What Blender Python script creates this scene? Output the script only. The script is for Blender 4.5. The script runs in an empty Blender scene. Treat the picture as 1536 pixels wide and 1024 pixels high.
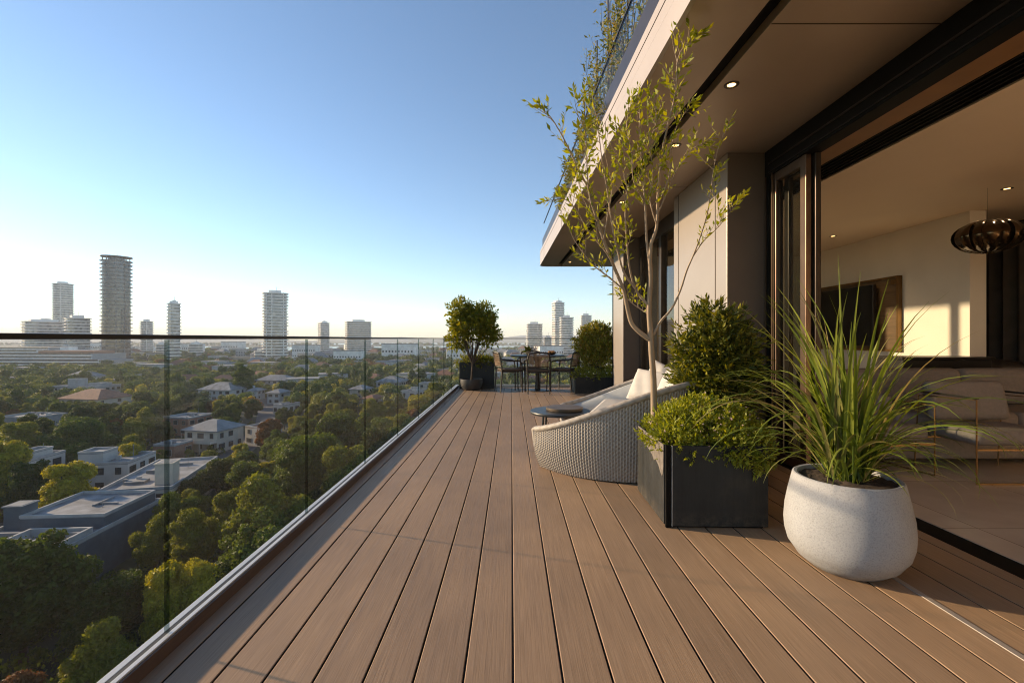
import bpy, bmesh, math, random
import numpy as np
from mathutils import Vector, Matrix, Euler
R = math.radians; PI = math.pi
sc = bpy.context.scene; COL = sc.collection
random.seed(7)
CAMZ = 1.1; F = 700.0; VX, VY = 767.0, 508.0; GZ = -29.0
def at(px, py, d):            # a point of the photograph at distance d in front of the camera
    return Vector(((px-VX)*d/F, d, CAMZ+(VY-py)*d/F))
def ground(px, py):           # where a pixel meets the land far below the terrace
    d = F*(CAMZ-GZ)/(py-VY); return Vector(((px-VX)*d/F, d, GZ))
# ------------------------------------------------------------------ materials
MATS = {}
class NT:
    def __init__(s, m): s.t = m.node_tree; s.n = s.t.nodes; s.l = s.t.links
    def new(s, typ, **kw):
        x = s.n.new('ShaderNode'+typ)
        for k, v in kw.items():
            if k.startswith('i_'):
                key = k[2:]; key = int(key) if key.isdigit() else key.replace('_', ' ')
                x.inputs[key].default_value = v
            else: setattr(x, k, v)
        return x
    def link(s, a, b): s.l.new(a, b)
def newmat(name):
    m = bpy.data.materials.new(name); m.use_nodes = True; t = NT(m)
    b = t.n['Principled BSDF']; MATS[name] = m; return m, t, b
def c4(c): return (c[0], c[1], c[2], 1)
def ramp(t, fac, stops):
    r = t.new('ValToRGB'); e = r.color_ramp.elements
    e[0].position, e[0].color = stops[0][0], c4(stops[0][1]); e[1].position, e[1].color = stops[-1][0], c4(stops[-1][1])
    for p, c in stops[1:-1]:
        q = e.new(p); q.color = c4(c)
    t.link(fac, r.inputs[0]); return r.outputs[0]
def coords(t, scale=(1,1,1), out='Object'):
    tc = t.new('TexCoord'); mp = t.new('Mapping'); mp.inputs['Scale'].default_value = scale
    t.link(tc.outputs[out], mp.inputs[0]); return mp.outputs[0]
def noise(t, vec, scale=5, detail=4, rough=.5):
    n = t.new('TexNoise'); n.inputs['Scale'].default_value = scale; n.inputs['Detail'].default_value = detail
    n.inputs['Roughness'].default_value = rough; t.link(vec, n.inputs['Vector']); return n.outputs[0]
def bump(t, b, h, strength=.3, dist=.01):
    bp = t.new('Bump'); bp.inputs['Strength'].default_value = strength; bp.inputs['Distance'].default_value = dist
    t.link(h, bp.inputs['Height']); t.link(bp.outputs[0], b.inputs['Normal'])
def mat(name, col, rough=.6, metal=0, var=.12, scale=6, bmp=0, bscale=60, stretch=(1,1,1), spec=.5):
    m, t, b = newmat(name)
    v = coords(t, stretch); n = noise(t, v, scale, 5)
    lo = [x*(1-var) for x in col]; hi = [min(1, x*(1+var)) for x in col]
    t.link(ramp(t, n, [(.3, lo), (.7, hi)]), b.inputs['Base Color'])
    b.inputs['Roughness'].default_value = rough; b.inputs['Metallic'].default_value = metal
    b.inputs['Specular IOR Level'].default_value = spec
    if bmp: bump(t, b, noise(t, v, bscale, 4), bmp, .004)
    return m
def leafmat(name, cols, trans=.35, rough=.5, hue=.0, spec=.25):
    m, t, b = newmat(name); t.n.remove(b)
    g = t.new('NewGeometry'); oi = t.new('ObjectInfo')
    ad = t.new('Math', operation='ADD'); mu = t.new('Math', operation='MULTIPLY'); mu.inputs[1].default_value = hue
    t.link(oi.outputs['Random'], mu.inputs[0])
    mr = t.new('Math', operation='MULTIPLY'); mr.inputs[1].default_value = 1-hue
    t.link(g.outputs['Random Per Island'], mr.inputs[0]); t.link(mu.outputs[0], ad.inputs[0]); t.link(mr.outputs[0], ad.inputs[1])
    k = len(cols)-1
    c = ramp(t, ad.outputs[0], [(i/k, cc) for i, cc in enumerate(cols)])
    p = t.new('BsdfPrincipled'); p.inputs['Roughness'].default_value = rough; p.inputs['Specular IOR Level'].default_value = spec
    t.link(c, p.inputs['Base Color'])
    tr = t.new('BsdfTranslucent'); hs = t.new('HueSaturation'); hs.inputs['Hue'].default_value = .485; hs.inputs['Saturation'].default_value = 1.15; hs.inputs['Value'].default_value = 1.5
    t.link(c, hs.inputs['Color']); t.link(hs.outputs[0], tr.inputs[0])
    mx = t.new('MixShader'); mx.inputs[0].default_value = trans
    t.link(p.outputs[0], mx.inputs[1]); t.link(tr.outputs[0], mx.inputs[2])
    t.link(mx.outputs[0], t.n['Material Output'].inputs[0]); return m
def glassmat(name, tint=(.93,.96,.95), refl=1.0, rough=0.0):
    m, t, b = newmat(name); t.n.remove(b)
    tr = t.new('BsdfTransparent'); tr.inputs[0].default_value = c4(tint)
    gl = t.new('BsdfGlossy'); gl.inputs['Roughness'].default_value = rough; gl.inputs[0].default_value = (1,1,1,1)
    fr = t.new('Fresnel'); fr.inputs[0].default_value = 1.5
    mu = t.new('Math', operation='MULTIPLY'); mu.inputs[1].default_value = refl; t.link(fr.outputs[0], mu.inputs[0])
    ge = t.new('NewGeometry'); iv = t.new('Math', operation='SUBTRACT'); iv.inputs[0].default_value = 1; t.link(ge.outputs['Backfacing'], iv.inputs[1])
    m2 = t.new('Math', operation='MULTIPLY'); t.link(mu.outputs[0], m2.inputs[0]); t.link(iv.outputs[0], m2.inputs[1]); mu = m2
    mx = t.new('MixShader'); t.link(mu.outputs[0], mx.inputs[0]); t.link(tr.outputs[0], mx.inputs[1]); t.link(gl.outputs[0], mx.inputs[2])
    t.link(mx.outputs[0], t.n['Material Output'].inputs[0]); return m
def emit(name, col, s):
    m, t, b = newmat(name); b.inputs['Emission Color'].default_value = c4(col); b.inputs['Emission Strength'].default_value = s
    b.inputs['Base Color'].default_value = c4(col); return m
def deckmat(name):
    m, t, b = newmat(name)
    tc = t.new('TexCoord'); sx = t.new('SeparateXYZ'); t.link(tc.outputs['Object'], sx.inputs[0])
    a = t.new('Math', operation='SUBTRACT'); a.inputs[1].default_value = .006; t.link(sx.outputs[0], a.inputs[0])
    d = t.new('Math', operation='DIVIDE'); d.inputs[1].default_value = .161; t.link(a.outputs[0], d.inputs[0])
    fl = t.new('Math', operation='FLOOR'); t.link(d.outputs[0], fl.inputs[0])
    wn = t.new('TexWhiteNoise', noise_dimensions='1D'); t.link(fl.outputs[0], wn.inputs['W'])
    of = t.new('CombineXYZ'); m5 = t.new('Math', operation='MULTIPLY'); m5.inputs[1].default_value = 37; t.link(wn.outputs[0], m5.inputs[0]); t.link(m5.outputs[0], of.inputs[1])
    va = t.new('VectorMath', operation='ADD'); t.link(tc.outputs['Object'], va.inputs[0]); t.link(of.outputs[0], va.inputs[1])
    def nz(scale, sv, det=4):
        mp = t.new('Mapping'); mp.inputs['Scale'].default_value = sv; t.link(va.outputs[0], mp.inputs[0]); return noise(t, mp.outputs[0], scale, det, .6)
    fine = nz(1, (230, 4.5, 1)); mid = nz(1, (55, 1.3, 1)); big = nz(1.2, (1, .8, 1), 3)
    base = ramp(t, fine, [(.25, (.255,.170,.102)), (.5, (.328,.222,.138)), (.78, (.40,.278,.18))])
    c2 = ramp(t, mid, [(.25, (.89,.88,.87)), (.75, (1.07,1.06,1.05))])
    mm = t.new('MixRGB', blend_type='MULTIPLY'); mm.inputs[0].default_value = 1; t.link(base, mm.inputs[1]); t.link(c2, mm.inputs[2])
    c3 = ramp(t, big, [(.3, (.80,.80,.83)), (.7, (1.14,1.11,1.06))])
    m2 = t.new('MixRGB', blend_type='MULTIPLY'); m2.inputs[0].default_value = .8; t.link(mm.outputs[0], m2.inputs[1]); t.link(c3, m2.inputs[2])
    c4_ = ramp(t, wn.outputs[0], [(0, (.89,.89,.895)), (1, (1.09,1.08,1.06))])
    m3 = t.new('MixRGB', blend_type='MULTIPLY'); m3.inputs[0].default_value = 1; t.link(m2.outputs[0], m3.inputs[1]); t.link(c4_, m3.inputs[2])
    t.link(m3.outputs[0], b.inputs['Base Color'])
    t.link(ramp(t, mid, [(.3, (.5,.5,.5)), (.7, (.66,.66,.66))]), b.inputs['Roughness'])
    b.inputs['Specular IOR Level'].default_value = .35
    bump(t, b, fine, .22, .003); return m
def tilemat(name, col, tile, joint, rough, var=.1):
    m, t, b = newmat(name); v = coords(t)
    br = t.new('TexBrick', offset=0.0); br.inputs['Scale'].default_value = 1; br.inputs['Brick Width'].default_value = tile; br.inputs['Row Height'].default_value = tile
    br.inputs['Mortar Size'].default_value = .003; br.inputs['Color1'].default_value = c4([x*(1-var) for x in col]); br.inputs['Color2'].default_value = c4([x*(1+var) for x in col]); br.inputs['Mortar'].default_value = c4(joint)
    t.link(v, br.inputs['Vector'])
    n = noise(t, v, 3, 6, .6); mm = t.new('MixRGB', blend_type='MULTIPLY'); mm.inputs[0].default_value = .6
    t.link(br.outputs[0], mm.inputs[1]); t.link(ramp(t, n, [(.3, (.8,.78,.75)), (.7, (1.1,1.08,1.05))]), mm.inputs[2]); t.link(mm.outputs[0], b.inputs['Base Color'])
    b.inputs['Roughness'].default_value = rough; return m
def facademat(name, cols, cell=(2.2,2.2,3.4), rough=.12, spec=.8):
    m, t, b = newmat(name); tc = t.new('TexCoord'); dv = t.new('VectorMath', operation='DIVIDE'); dv.inputs[1].default_value = cell
    t.link(tc.outputs['Object'], dv.inputs[0]); fl = t.new('VectorMath', operation='FLOOR'); t.link(dv.outputs[0], fl.inputs[0])
    wn = t.new('TexWhiteNoise'); t.link(fl.outputs[0], wn.inputs[0])
    k = len(cols)-1; t.link(ramp(t, wn.outputs[0], [(i/k, c) for i, c in enumerate(cols)]), b.inputs['Base Color'])
    b.inputs['Roughness'].default_value = rough; b.inputs['Specular IOR Level'].default_value = spec; return m
deckmat('deck_wood')
mat('kerb_timber', (.10,.064,.047), .5, var=.2, scale=3, stretch=(20,1,20))
mat('pale_aluminium', (.62,.60,.56), .4, .3, var=.05)
mat('black_gasket', (.012,.012,.013), .6)
mat('dark_rail', (.035,.032,.03), .4, .8, var=.1)
glassmat('balustrade_glass', (.982,.990,.988), .32)
glassmat('window_glass', (.80,.82,.80), 1.0)
glassmat('glass_edge', (.58,.64,.64), .3)
mat('champagne_metal', (.39,.345,.31), .42, .3, var=.05, scale=1.5)
mat('bronze_soffit', (.40,.32,.255), .42, .25, var=.10, scale=1.2)
mat('brushed_cladding', (.34,.30,.265), .38, .35, var=.05, scale=1.0)
mat('dark_bronze', (.05,.04,.033), .35, .7, var=.2)
mat('bronze_trim', (.17,.115,.08), .35, .85, var=.15)
mat('black_frame', (.005,.0045,.004), .6, 0, spec=.1)
mat('shade_joint_brown', (.125,.095,.078), .45, .2, var=.12, scale=1.5)  # shade of pier and column fronts put into colour; also fascia joints
mat('recess_board', (.24,.125,.05), .6, var=.1)
mat('plaster', (.80,.73,.64), .8, var=.04, scale=2)
mat('ceiling_paint', (.80,.67,.53), .7, var=.03, scale=1)
tilemat('stone_floor', (.60,.49,.37), .9, (.2,.15,.11), .16)
mat('concrete_slab', (.4,.38,.35), .85, var=.15)
mat('curtain_cloth', (.075,.058,.045), .9, var=.2)
mat('sofa_fabric', (.235,.20,.175), .92, var=.1, scale=40, bmp=.3, bscale=300)
mat('brass', (.22,.135,.06), .35, 1.0, var=.1)
mat('black_screen', (.004,.006,.008), .2, spec=.2)
mat('walnut', (.12,.072,.033), .45, var=.3, scale=3, stretch=(1,1,14))
mat('ebony', (.018,.014,.012), .4, var=.2)
mat('smoked_metal', (.10,.065,.035), .16, .9, var=.3)
# soft furnishing and planters
mat('cream_canvas', (.50,.475,.44), .95, var=.05, scale=14, bmp=.35, bscale=220)
mat('pale_grey_canvas', (.42,.435,.435), .95, var=.06, scale=12, bmp=.35, bscale=220)
def wicker():
    m, t, b = newmat('wicker')
    g = t.new('TexCoord'); at_ = t.new('Attribute', attribute_name='weave')
    n = noise(t, coords(t, (1,1,1)), 90, 3)
    a = t.new('Math', operation='MULTIPLY_ADD'); a.inputs[1].default_value = .35; t.link(n, a.inputs[0]); t.link(at_.outputs['Fac'], a.inputs[2])
    t.link(ramp(t, a.outputs[0], [(.1, (.10,.08,.064)), (.45, (.29,.25,.21)), (1, (.40,.36,.315))]), b.inputs['Base Color'])
    b.inputs['Roughness'].default_value = .6; return m
wicker()
def steelplanter():
    m, t, b = newmat('blackened_steel'); v = coords(t)
    n = noise(t, v, 3.5, 8, .7); n2 = noise(t, coords(t, (9,9,1.2)), 3, 5, .7)
    mm = t.new('MixRGB', blend_type='MULTIPLY'); mm.inputs[0].default_value = .8
    t.link(ramp(t, n, [(.3, (.017,.019,.020)), (.55, (.026,.027,.027)), (.78, (.055,.047,.038))]), mm.inputs[1]); t.link(ramp(t, n2, [(.3, (.7,.7,.7)), (.7, (1.3,1.3,1.3))]), mm.inputs[2])
    t.link(mm.outputs[0], b.inputs['Base Color']); t.link(ramp(t, n, [(.3, (.5,.5,.5)), (.7, (.7,.7,.7))]), b.inputs['Roughness'])
    b.inputs['Metallic'].default_value = .1; b.inputs['Specular IOR Level'].default_value = .3; bump(t, b, n2, .12, .003)
steelplanter()
def splash(name, dust, zlo, zhi, amt):
    m = MATS[name]; t = NT(m); b = t.n['Principled BSDF']; src = b.inputs['Base Color'].links[0].from_socket
    tc = t.new('TexCoord'); sx = t.new('SeparateXYZ'); t.link(tc.outputs['Object'], sx.inputs[0])
    mr = t.new('MapRange'); mr.inputs['From Min'].default_value = zhi; mr.inputs['From Max'].default_value = zlo; t.link(sx.outputs[2], mr.inputs['Value'])
    n = noise(t, coords(t), 22, 8, .75); mu = t.new('Math', operation='MULTIPLY'); t.link(mr.outputs[0], mu.inputs[0]); t.link(ramp(t, n, [(.42, (0,0,0)), (.66, (1,1,1))]), mu.inputs[1])
    m2 = t.new('Math', operation='MULTIPLY'); m2.inputs[1].default_value = amt; t.link(mu.outputs[0], m2.inputs[0])
    mx = t.new('MixRGB'); t.link(m2.outputs[0], mx.inputs[0]); t.link(src, mx.inputs[1]); mx.inputs[2].default_value = c4(dust); t.link(mx.outputs[0], b.inputs['Base Color'])
splash('blackened_steel', (.12,.095,.07), .0, .11, .8)
mat('torn_membrane', (.15,.128,.11), .85, var=.3, scale=20, bmp=.5, bscale=80)
def terrazzo():
    m, t, b = newmat('pale_concrete'); v = coords(t)
    n1 = noise(t, v, 160, 2); n2 = noise(t, v, 5, 5)
    mm = t.new('MixRGB', blend_type='MULTIPLY'); mm.inputs[0].default_value = .9
    t.link(ramp(t, n1, [(.3, (.27,.275,.29)), (.45, (.335,.345,.365)), (.7, (.365,.38,.40))]), mm.inputs[1]); t.link(ramp(t, n2, [(.3, (.88,.87,.85)), (.7, (1.06,1.05,1.04))]), mm.inputs[2])
    t.link(mm.outputs[0], b.inputs['Base Color']); b.inputs['Roughness'].default_value = .85; bump(t, b, n1, .35, .002)
terrazzo()
splash('pale_concrete', (.17,.135,.10), .0, .10, .6)
mat('soil', (.045,.03,.018), .95, var=.6, scale=60, bmp=.8, bscale=90)
mat('charcoal_pot', (.045,.04,.037), .55, var=.2)
mat('tree_bark', (.33,.25,.17), .8, var=.25, scale=12, stretch=(1,1,.2), bmp=.4, bscale=60)
mat('dark_bark', (.085,.06,.042), .9, var=.35, scale=8, bmp=.4)
mat('chair_rattan', (.30,.195,.115), .65, var=.25, scale=50)
mat('chair_frame', (.030,.022,.017), .45, var=.2)
mat('seat_brown', (.12,.085,.06), .9, var=.15)
mat('table_black', (.028,.030,.032), .38, .2, var=.3, scale=20)
mat('tray_wood', (.10,.07,.045), .5, var=.3)
mat('terracotta_cup', (.42,.26,.13), .7)
leafmat('leaf_twig_tree', [(.17,.21,.02), (.27,.29,.028), (.38,.36,.038), (.22,.26,.03)], .4)
leafmat('leaf_cushion', [(.14,.175,.02), (.25,.28,.03), (.36,.36,.05), (.19,.22,.028)], .35)
leafmat('leaf_blossom', [(.55,.42,.40), (.62,.52,.42), (.45,.33,.30)], .3)
leafmat('leaf_conifer', [(.032,.05,.011), (.085,.105,.016), (.27,.25,.028), (.055,.075,.013)], .25)
leafmat('leaf_topiary', [(.09,.115,.02), (.19,.21,.03), (.32,.28,.04), (.22,.14,.035)], .3)
leafmat('leaf_potted', [(.09,.12,.02), (.18,.20,.028), (.32,.28,.034), (.12,.155,.025)], .35)
leafmat('leaf_vine', [(.10,.13,.03), (.20,.20,.04), (.26,.20,.06), (.12,.15,.04)], .35)
leafmat('grass_blade', [(.075,.115,.018), (.14,.19,.028), (.25,.285,.05), (.10,.145,.024), (.30,.25,.10)], .3, .4)
LM = {}
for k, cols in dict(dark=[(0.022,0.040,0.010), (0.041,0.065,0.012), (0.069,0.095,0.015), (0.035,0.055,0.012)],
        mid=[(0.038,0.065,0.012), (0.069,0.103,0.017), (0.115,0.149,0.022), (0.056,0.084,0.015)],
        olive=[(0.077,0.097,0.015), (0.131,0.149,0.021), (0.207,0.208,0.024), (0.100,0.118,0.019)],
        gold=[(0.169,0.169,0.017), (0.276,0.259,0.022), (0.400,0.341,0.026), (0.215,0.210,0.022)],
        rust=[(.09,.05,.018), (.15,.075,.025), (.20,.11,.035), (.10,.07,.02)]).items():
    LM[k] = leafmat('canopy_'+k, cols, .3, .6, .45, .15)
# town
mat('white_render', (.42,.41,.39), .8, var=.08, scale=.8)
mat('cream_render', (.52,.45,.36), .8, var=.1, scale=.8)
mat('grey_render', (.30,.30,.30), .8, var=.12, scale=.6)
mat('slate_cladding', (.075,.095,.115), .6, var=.2, scale=.6)
mat('town_brick', (.30,.15,.095), .85, var=.2, scale=3)
mat('roof_membrane', (.20,.203,.21), .8, var=.45, scale=.45)
mat('parapet_cap', (.34,.335,.325), .8, var=.18, scale=.8)
mat('roof_grey', (.20,.205,.21), .8, var=.25, scale=.4)
mat('roof_rust', (.20,.09,.055), .8, var=.25, scale=1)
mat('town_window', (.03,.036,.042), .15)
facademat('tower_concrete', [(.66,.63,.59), (.78,.75,.70), (.84,.81,.76), (.72,.69,.64)], (3.1,3.1,3.5), .8, .3)
facademat('tower_grey', [(.10,.10,.10), (.155,.15,.148), (.24,.23,.22), (.125,.122,.12)], (3.1,3.1,3.9), .6, .4)  # dark grey of the tallest tower's slabs and roof crown
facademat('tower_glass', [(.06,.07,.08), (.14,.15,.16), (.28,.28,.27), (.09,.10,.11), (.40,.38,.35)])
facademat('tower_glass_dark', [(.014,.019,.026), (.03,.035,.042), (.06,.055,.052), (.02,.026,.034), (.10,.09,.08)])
mat('asphalt', (.07,.07,.072), .9, var=.15, scale=.5)
def landmat():
    m, t, b = newmat('land'); v = coords(t)
    n = noise(t, v, .02, 8, .65); n2 = noise(t, v, .35, 6, .7)
    mm = t.new('MixRGB', blend_type='MULTIPLY'); mm.inputs[0].default_value = .8
    t.link(ramp(t, n, [(.35, (.014,.022,.008)), (.5, (.026,.036,.012)), (.64, (.040,.045,.02)), (.78, (.085,.08,.06))]), mm.inputs[1]); t.link(ramp(t, n2, [(.3, (.5,.5,.5)), (.7, (1.3,1.3,1.3))]), mm.inputs[2])
    t.link(mm.outputs[0], b.inputs['Base Color']); b.inputs['Roughness'].default_value = .95
landmat()
mat('far_hill', (.05,.06,.04), .95, var=.4, scale=.01)
def watermat():
    m, t, b = newmat('bay_water'); b.inputs['Base Color'].default_value = (.10,.13,.15,1); b.inputs['Roughness'].default_value = .18
    bump(t, b, noise(t, coords(t), .4, 4), .15, .3)
watermat()
# ------------------------------------------------------------------ geometry helpers
class MB:
    def __init__(s): s.v = []; s.f = []; s.m = []
    def add(s, vs, fs, mi=0):
        o = len(s.v); s.v += [tuple(v) for v in vs]; s.f += [tuple(i+o for i in f) for f in fs]
        s.m += ([mi]*len(fs) if isinstance(mi, int) else list(mi)); return s
    def box(s, x0, x1, y0, y1, z0, z1, mi=0, M=None):
        vs = [Vector((x, y, z)) for z in (z0, z1) for y in (y0, y1) for x in (x0, x1)]
        if M is not None: vs = [M @ v for v in vs]
        return s.add(vs, [(0,2,3,1), (4,5,7,6), (0,1,5,4), (2,6,7,3), (0,4,6,2), (1,3,7,5)], mi)
    def tube(s, pts, rad, seg=8, mi=0, cap=True):
        pts = [Vector(p) for p in pts]; n = len(pts); vs = []; fs = []
        if not hasattr(rad, '__len__'): rad = [rad]*n
        up = None
        for i, p in enumerate(pts):
            d = (pts[min(i+1, n-1)]-pts[max(i-1, 0)]).normalized()
            if up is None: up = d.orthogonal().normalized()
            else:
                up = up-d*up.dot(d)
                up = up.normalized() if up.length > 1e-6 else d.orthogonal().normalized()
            w = d.cross(up)
            for k in range(seg):
                a = 2*PI*k/seg; vs.append(p+(up*math.cos(a)+w*math.sin(a))*rad[i])
        for i in range(n-1):
            for k in range(seg):
                k2 = (k+1) % seg; fs.append((i*seg+k, i*seg+k2, (i+1)*seg+k2, (i+1)*seg+k))
        if cap: fs.append(tuple(range(seg-1, -1, -1))); fs.append(tuple((n-1)*seg+k for k in range(seg)))
        return s.add(vs, fs, mi)
    def lathe(s, prof, seg=32, mi=0, c=(0,0,0), sx=1, sy=1, cap=True):
        vs = []; fs = []; n = len(prof)
        for r, z in prof:
            for k in range(seg):
                a = 2*PI*k/seg; vs.append((c[0]+sx*r*math.cos(a), c[1]+sy*r*math.sin(a), c[2]+z))
        for i in range(n-1):
            for k in range(seg):
                k2 = (k+1) % seg; fs.append((i*seg+k, i*seg+k2, (i+1)*seg+k2, (i+1)*seg+k))
        if cap: fs.append(tuple(range(seg-1, -1, -1))); fs.append(tuple((n-1)*seg+k for k in range(seg)))
        return s.add(vs, fs, mi)
    def prism(s, poly, z0, z1, mi=0):
        n = len(poly); vs = [(x, y, z0) for x, y in poly]+[(x, y, z1) for x, y in poly]
        return s.add(vs, [tuple(range(n-1, -1, -1)), tuple(range(n, 2*n))]+[(i, (i+1) % n, n+(i+1) % n, n+i) for i in range(n)], mi)
    def build(s, name, mats, parent=None, smooth=False, bevel=0, loc=None):
        me = bpy.data.meshes.new(name); me.from_pydata(s.v, [], s.f)
        if not isinstance(mats, (list, tuple)): mats = [mats]
        for m in mats: me.materials.append(MATS[m] if isinstance(m, str) else m)
        if len(mats) > 1: me.polygons.foreach_set('material_index', s.m)
        if smooth: me.polygons.foreach_set('use_smooth', [True]*len(s.f))
        o = link(name, me, parent, loc)
        if smooth:
            try: me.set_sharp_from_angle(angle=R(40))
            except Exception: pass
        if bevel:
            b = o.modifiers.new('bevel', 'BEVEL'); b.width = bevel; b.segments = 2; b.limit_method = 'ANGLE'; b.angle_limit = R(40)
        return o
def link(name, me, parent=None, loc=None):
    o = bpy.data.objects.new(name, me); COL.objects.link(o)
    if parent: o.parent = parent
    if loc is not None: o.location = loc
    return o
def tag(o, label=None, cat=None, group=None, kind=None):
    if label: o['label'] = label
    if cat: o['category'] = cat
    if group: o['group'] = group
    if kind: o['kind'] = kind
    return o
def thing(name, label, cat, loc=(0,0,0), rz=0, group=None):
    o = bpy.data.objects.new(name, None); COL.objects.link(o); o.empty_display_size = .1
    o.location = loc; o.rotation_euler = (0, 0, rz); return tag(o, label, cat, group)
def dup(root, loc, rz=0, label=None, scale=None, group=None):
    r = root.copy(); COL.objects.link(r); r.location = loc; r.rotation_euler = (0, 0, rz)
    if scale is not None: r.scale = scale
    if label: r['label'] = label
    if group: r['group'] = group
    for ch in list(root.children):
        c = ch.copy(); COL.objects.link(c); c.parent = r
        for g in list(ch.children):
            d = g.copy(); COL.objects.link(d); d.parent = c
    return r
def fast_mesh(name, V, Fc, mats, mi=None, smooth=False):
    V = np.asarray(V, dtype=np.float32); Fc = np.asarray(Fc, dtype=np.int32); k = Fc.shape[1]
    me = bpy.data.meshes.new(name); me.vertices.add(len(V)); me.vertices.foreach_set('co', V.ravel())
    me.loops.add(Fc.size); me.loops.foreach_set('vertex_index', Fc.ravel())
    me.polygons.add(len(Fc)); me.polygons.foreach_set('loop_start', np.arange(len(Fc), dtype=np.int32)*k)
    try: me.polygons.foreach_set('loop_total', np.full(len(Fc), k, dtype=np.int32))
    except Exception: pass
    for m in mats: me.materials.append(MATS[m] if isinstance(m, str) else m)
    if mi is not None: me.polygons.foreach_set('material_index', np.asarray(mi, dtype=np.int32))
    if smooth: me.polygons.foreach_set('use_smooth', np.ones(len(Fc), dtype=bool))
    me.update(calc_edges=True); me.validate(); return me
def unit(a): return a/np.maximum(np.linalg.norm(a, axis=1, keepdims=True), 1e-9)
def leaves(P, A, size, aspect, rng, fold=.15, jitter=.35):
    """small folded leaves at points P with long axis A; returns vertices and faces"""
    n = len(P); L = size*(1+jitter*(rng.random(n)*2-1))[:, None]; A = unit(A)
    S = unit(np.cross(A, rng.normal(size=(n, 3)))); N = np.cross(A, S); W = L*aspect*.5
    v0 = P; v1 = P+A*L*.45+S*W+N*L*fold*.5; v2 = P+A*L; v3 = P+A*L*.45-S*W+N*L*fold*.5
    V = np.stack([v0, v1, v2, v3], 1).reshape(-1, 3); f = np.arange(n*4).reshape(n, 4); return V, f
def foliage_tufts(P, D, size, aspect, rng, tilt=.6, jitter=.45):
    """leaf tufts whose faces look outwards from the crown"""
    n = len(P); N = unit(D+rng.normal(size=(n, 3))*tilt); A = unit(np.cross(N, rng.normal(size=(n, 3)))); S = np.cross(N, A)
    L = size*(1+jitter*(rng.random(n)*2-1))[:, None]; W = L*aspect*.5
    V = np.stack([P-A*L*.5, P+S*W+N*L*.12, P+A*L*.5, P-S*W+N*L*.12], 1).reshape(-1, 3); return V, np.arange(n*4).reshape(n, 4)
def shade_cores(lobes, k=.72, nu=7, nv=5):
    """closed balls added inside each clump to block light and fill gaps"""
    Vs = []
    for c, r in lobes:
        r = np.array(r if hasattr(r, '__len__') else (r,)*3)*k
        g = [[np.array(c)+r*np.array((math.sin(PI*j/nv)*math.cos(2*PI*i/nu), math.sin(PI*j/nv)*math.sin(2*PI*i/nu), math.cos(PI*j/nv))) for i in range(nu+1)] for j in range(nv+1)]
        for j in range(nv):
            for i in range(nu): Vs += [g[j][i], g[j+1][i], g[j+1][i+1], g[j][i+1]]
    return np.array(Vs)
def blob(lobes, n, rng, shell=.72):
    """points and outward directions over the outside of a heap of ellipsoids"""
    C = np.array([l[0] for l in lobes]); Rr = np.array([l[1] if hasattr(l[1], '__len__') else (l[1],)*3 for l in lobes], float)
    w = (Rr.prod(1))**(2/3); k = rng.choice(len(lobes), n, p=w/w.sum())
    d = unit(rng.normal(size=(n, 3))); r = shell+(1-shell)*rng.random(n)**.6
    return C[k]+d*Rr[k]*r[:, None], unit(d/Rr[k])
# ------------------------------------------------------------------ camera, light, air
cam = bpy.data.cameras.new('camera'); co = bpy.data.objects.new('camera', cam); COL.objects.link(co); sc.camera = co
co.location = (0, 0, CAMZ); co.rotation_euler = (PI/2, 0, 0); cam.sensor_width = 36; cam.lens = 36*F/1536
cam.shift_x = (768-VX)/1536; cam.shift_y = (VY-512)/1536; cam.clip_start = .05; cam.clip_end = 30000
SUN_E, SUN_A = R(14.8), R(18)
sd = Vector((-math.cos(SUN_E)*math.cos(SUN_A), math.cos(SUN_E)*math.sin(SUN_A), math.sin(SUN_E)))
sl = bpy.data.lights.new('sun', 'SUN'); so = bpy.data.objects.new('sun', sl); COL.objects.link(so)
sl.energy = 4.0; sl.angle = R(1.2); sl.color = (1, .74, .46); so.rotation_euler = (-sd).to_track_quat('-Z', 'Y').to_euler(); so.location = (-40, 15, 40)
w = bpy.data.worlds.new('World'); sc.world = w; w.use_nodes = True; wt = w.node_tree
sk = wt.nodes.new('ShaderNodeTexSky'); sk.sky_type = 'NISHITA'; sk.sun_disc = False; sk.sun_elevation = SUN_E; sk.sun_rotation = -(PI/2-SUN_A)
sk.air_density = .9; sk.dust_density = .06; sk.ozone_density = 1.9; sk.altitude = 60
wt.links.new(sk.outputs[0], wt.nodes['Background'].inputs[0]); wt.nodes['Background'].inputs[1].default_value = .104
vs_ = sc.view_settings; vs_.view_transform = 'Standard'; vs_.look = 'None'; vs_.gamma = 1; vs_.exposure = 1.15
sc.cycles.use_denoising = True; sc.cycles.filter_width = 1.1; sc.cycles.max_bounces = 10; sc.cycles.diffuse_bounces = 5; sc.cycles.glossy_bounces = 4; sc.cycles.transparent_max_bounces = 24; sc.cycles.transmission_bounces = 6
sc.cycles.volume_bounces = 1; sc.cycles.sample_clamp_indirect = 6; sc.cycles.caustics_reflective = False; sc.cycles.caustics_refractive = False
hm = bpy.data.materials.new('haze_air'); hm.use_nodes = True; ht = hm.node_tree; ht.nodes.clear()
ho = ht.nodes.new('ShaderNodeOutputMaterial'); pv = ht.nodes.new('ShaderNodeVolumePrincipled'); pv.inputs['Density'].default_value = .00019
pv.inputs['Color'].default_value = (.90,.93,.97,1); pv.inputs['Anisotropy'].default_value = 0; ht.links.new(pv.outputs[0], ho.inputs['Volume']); MATS['haze_air'] = hm
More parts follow.
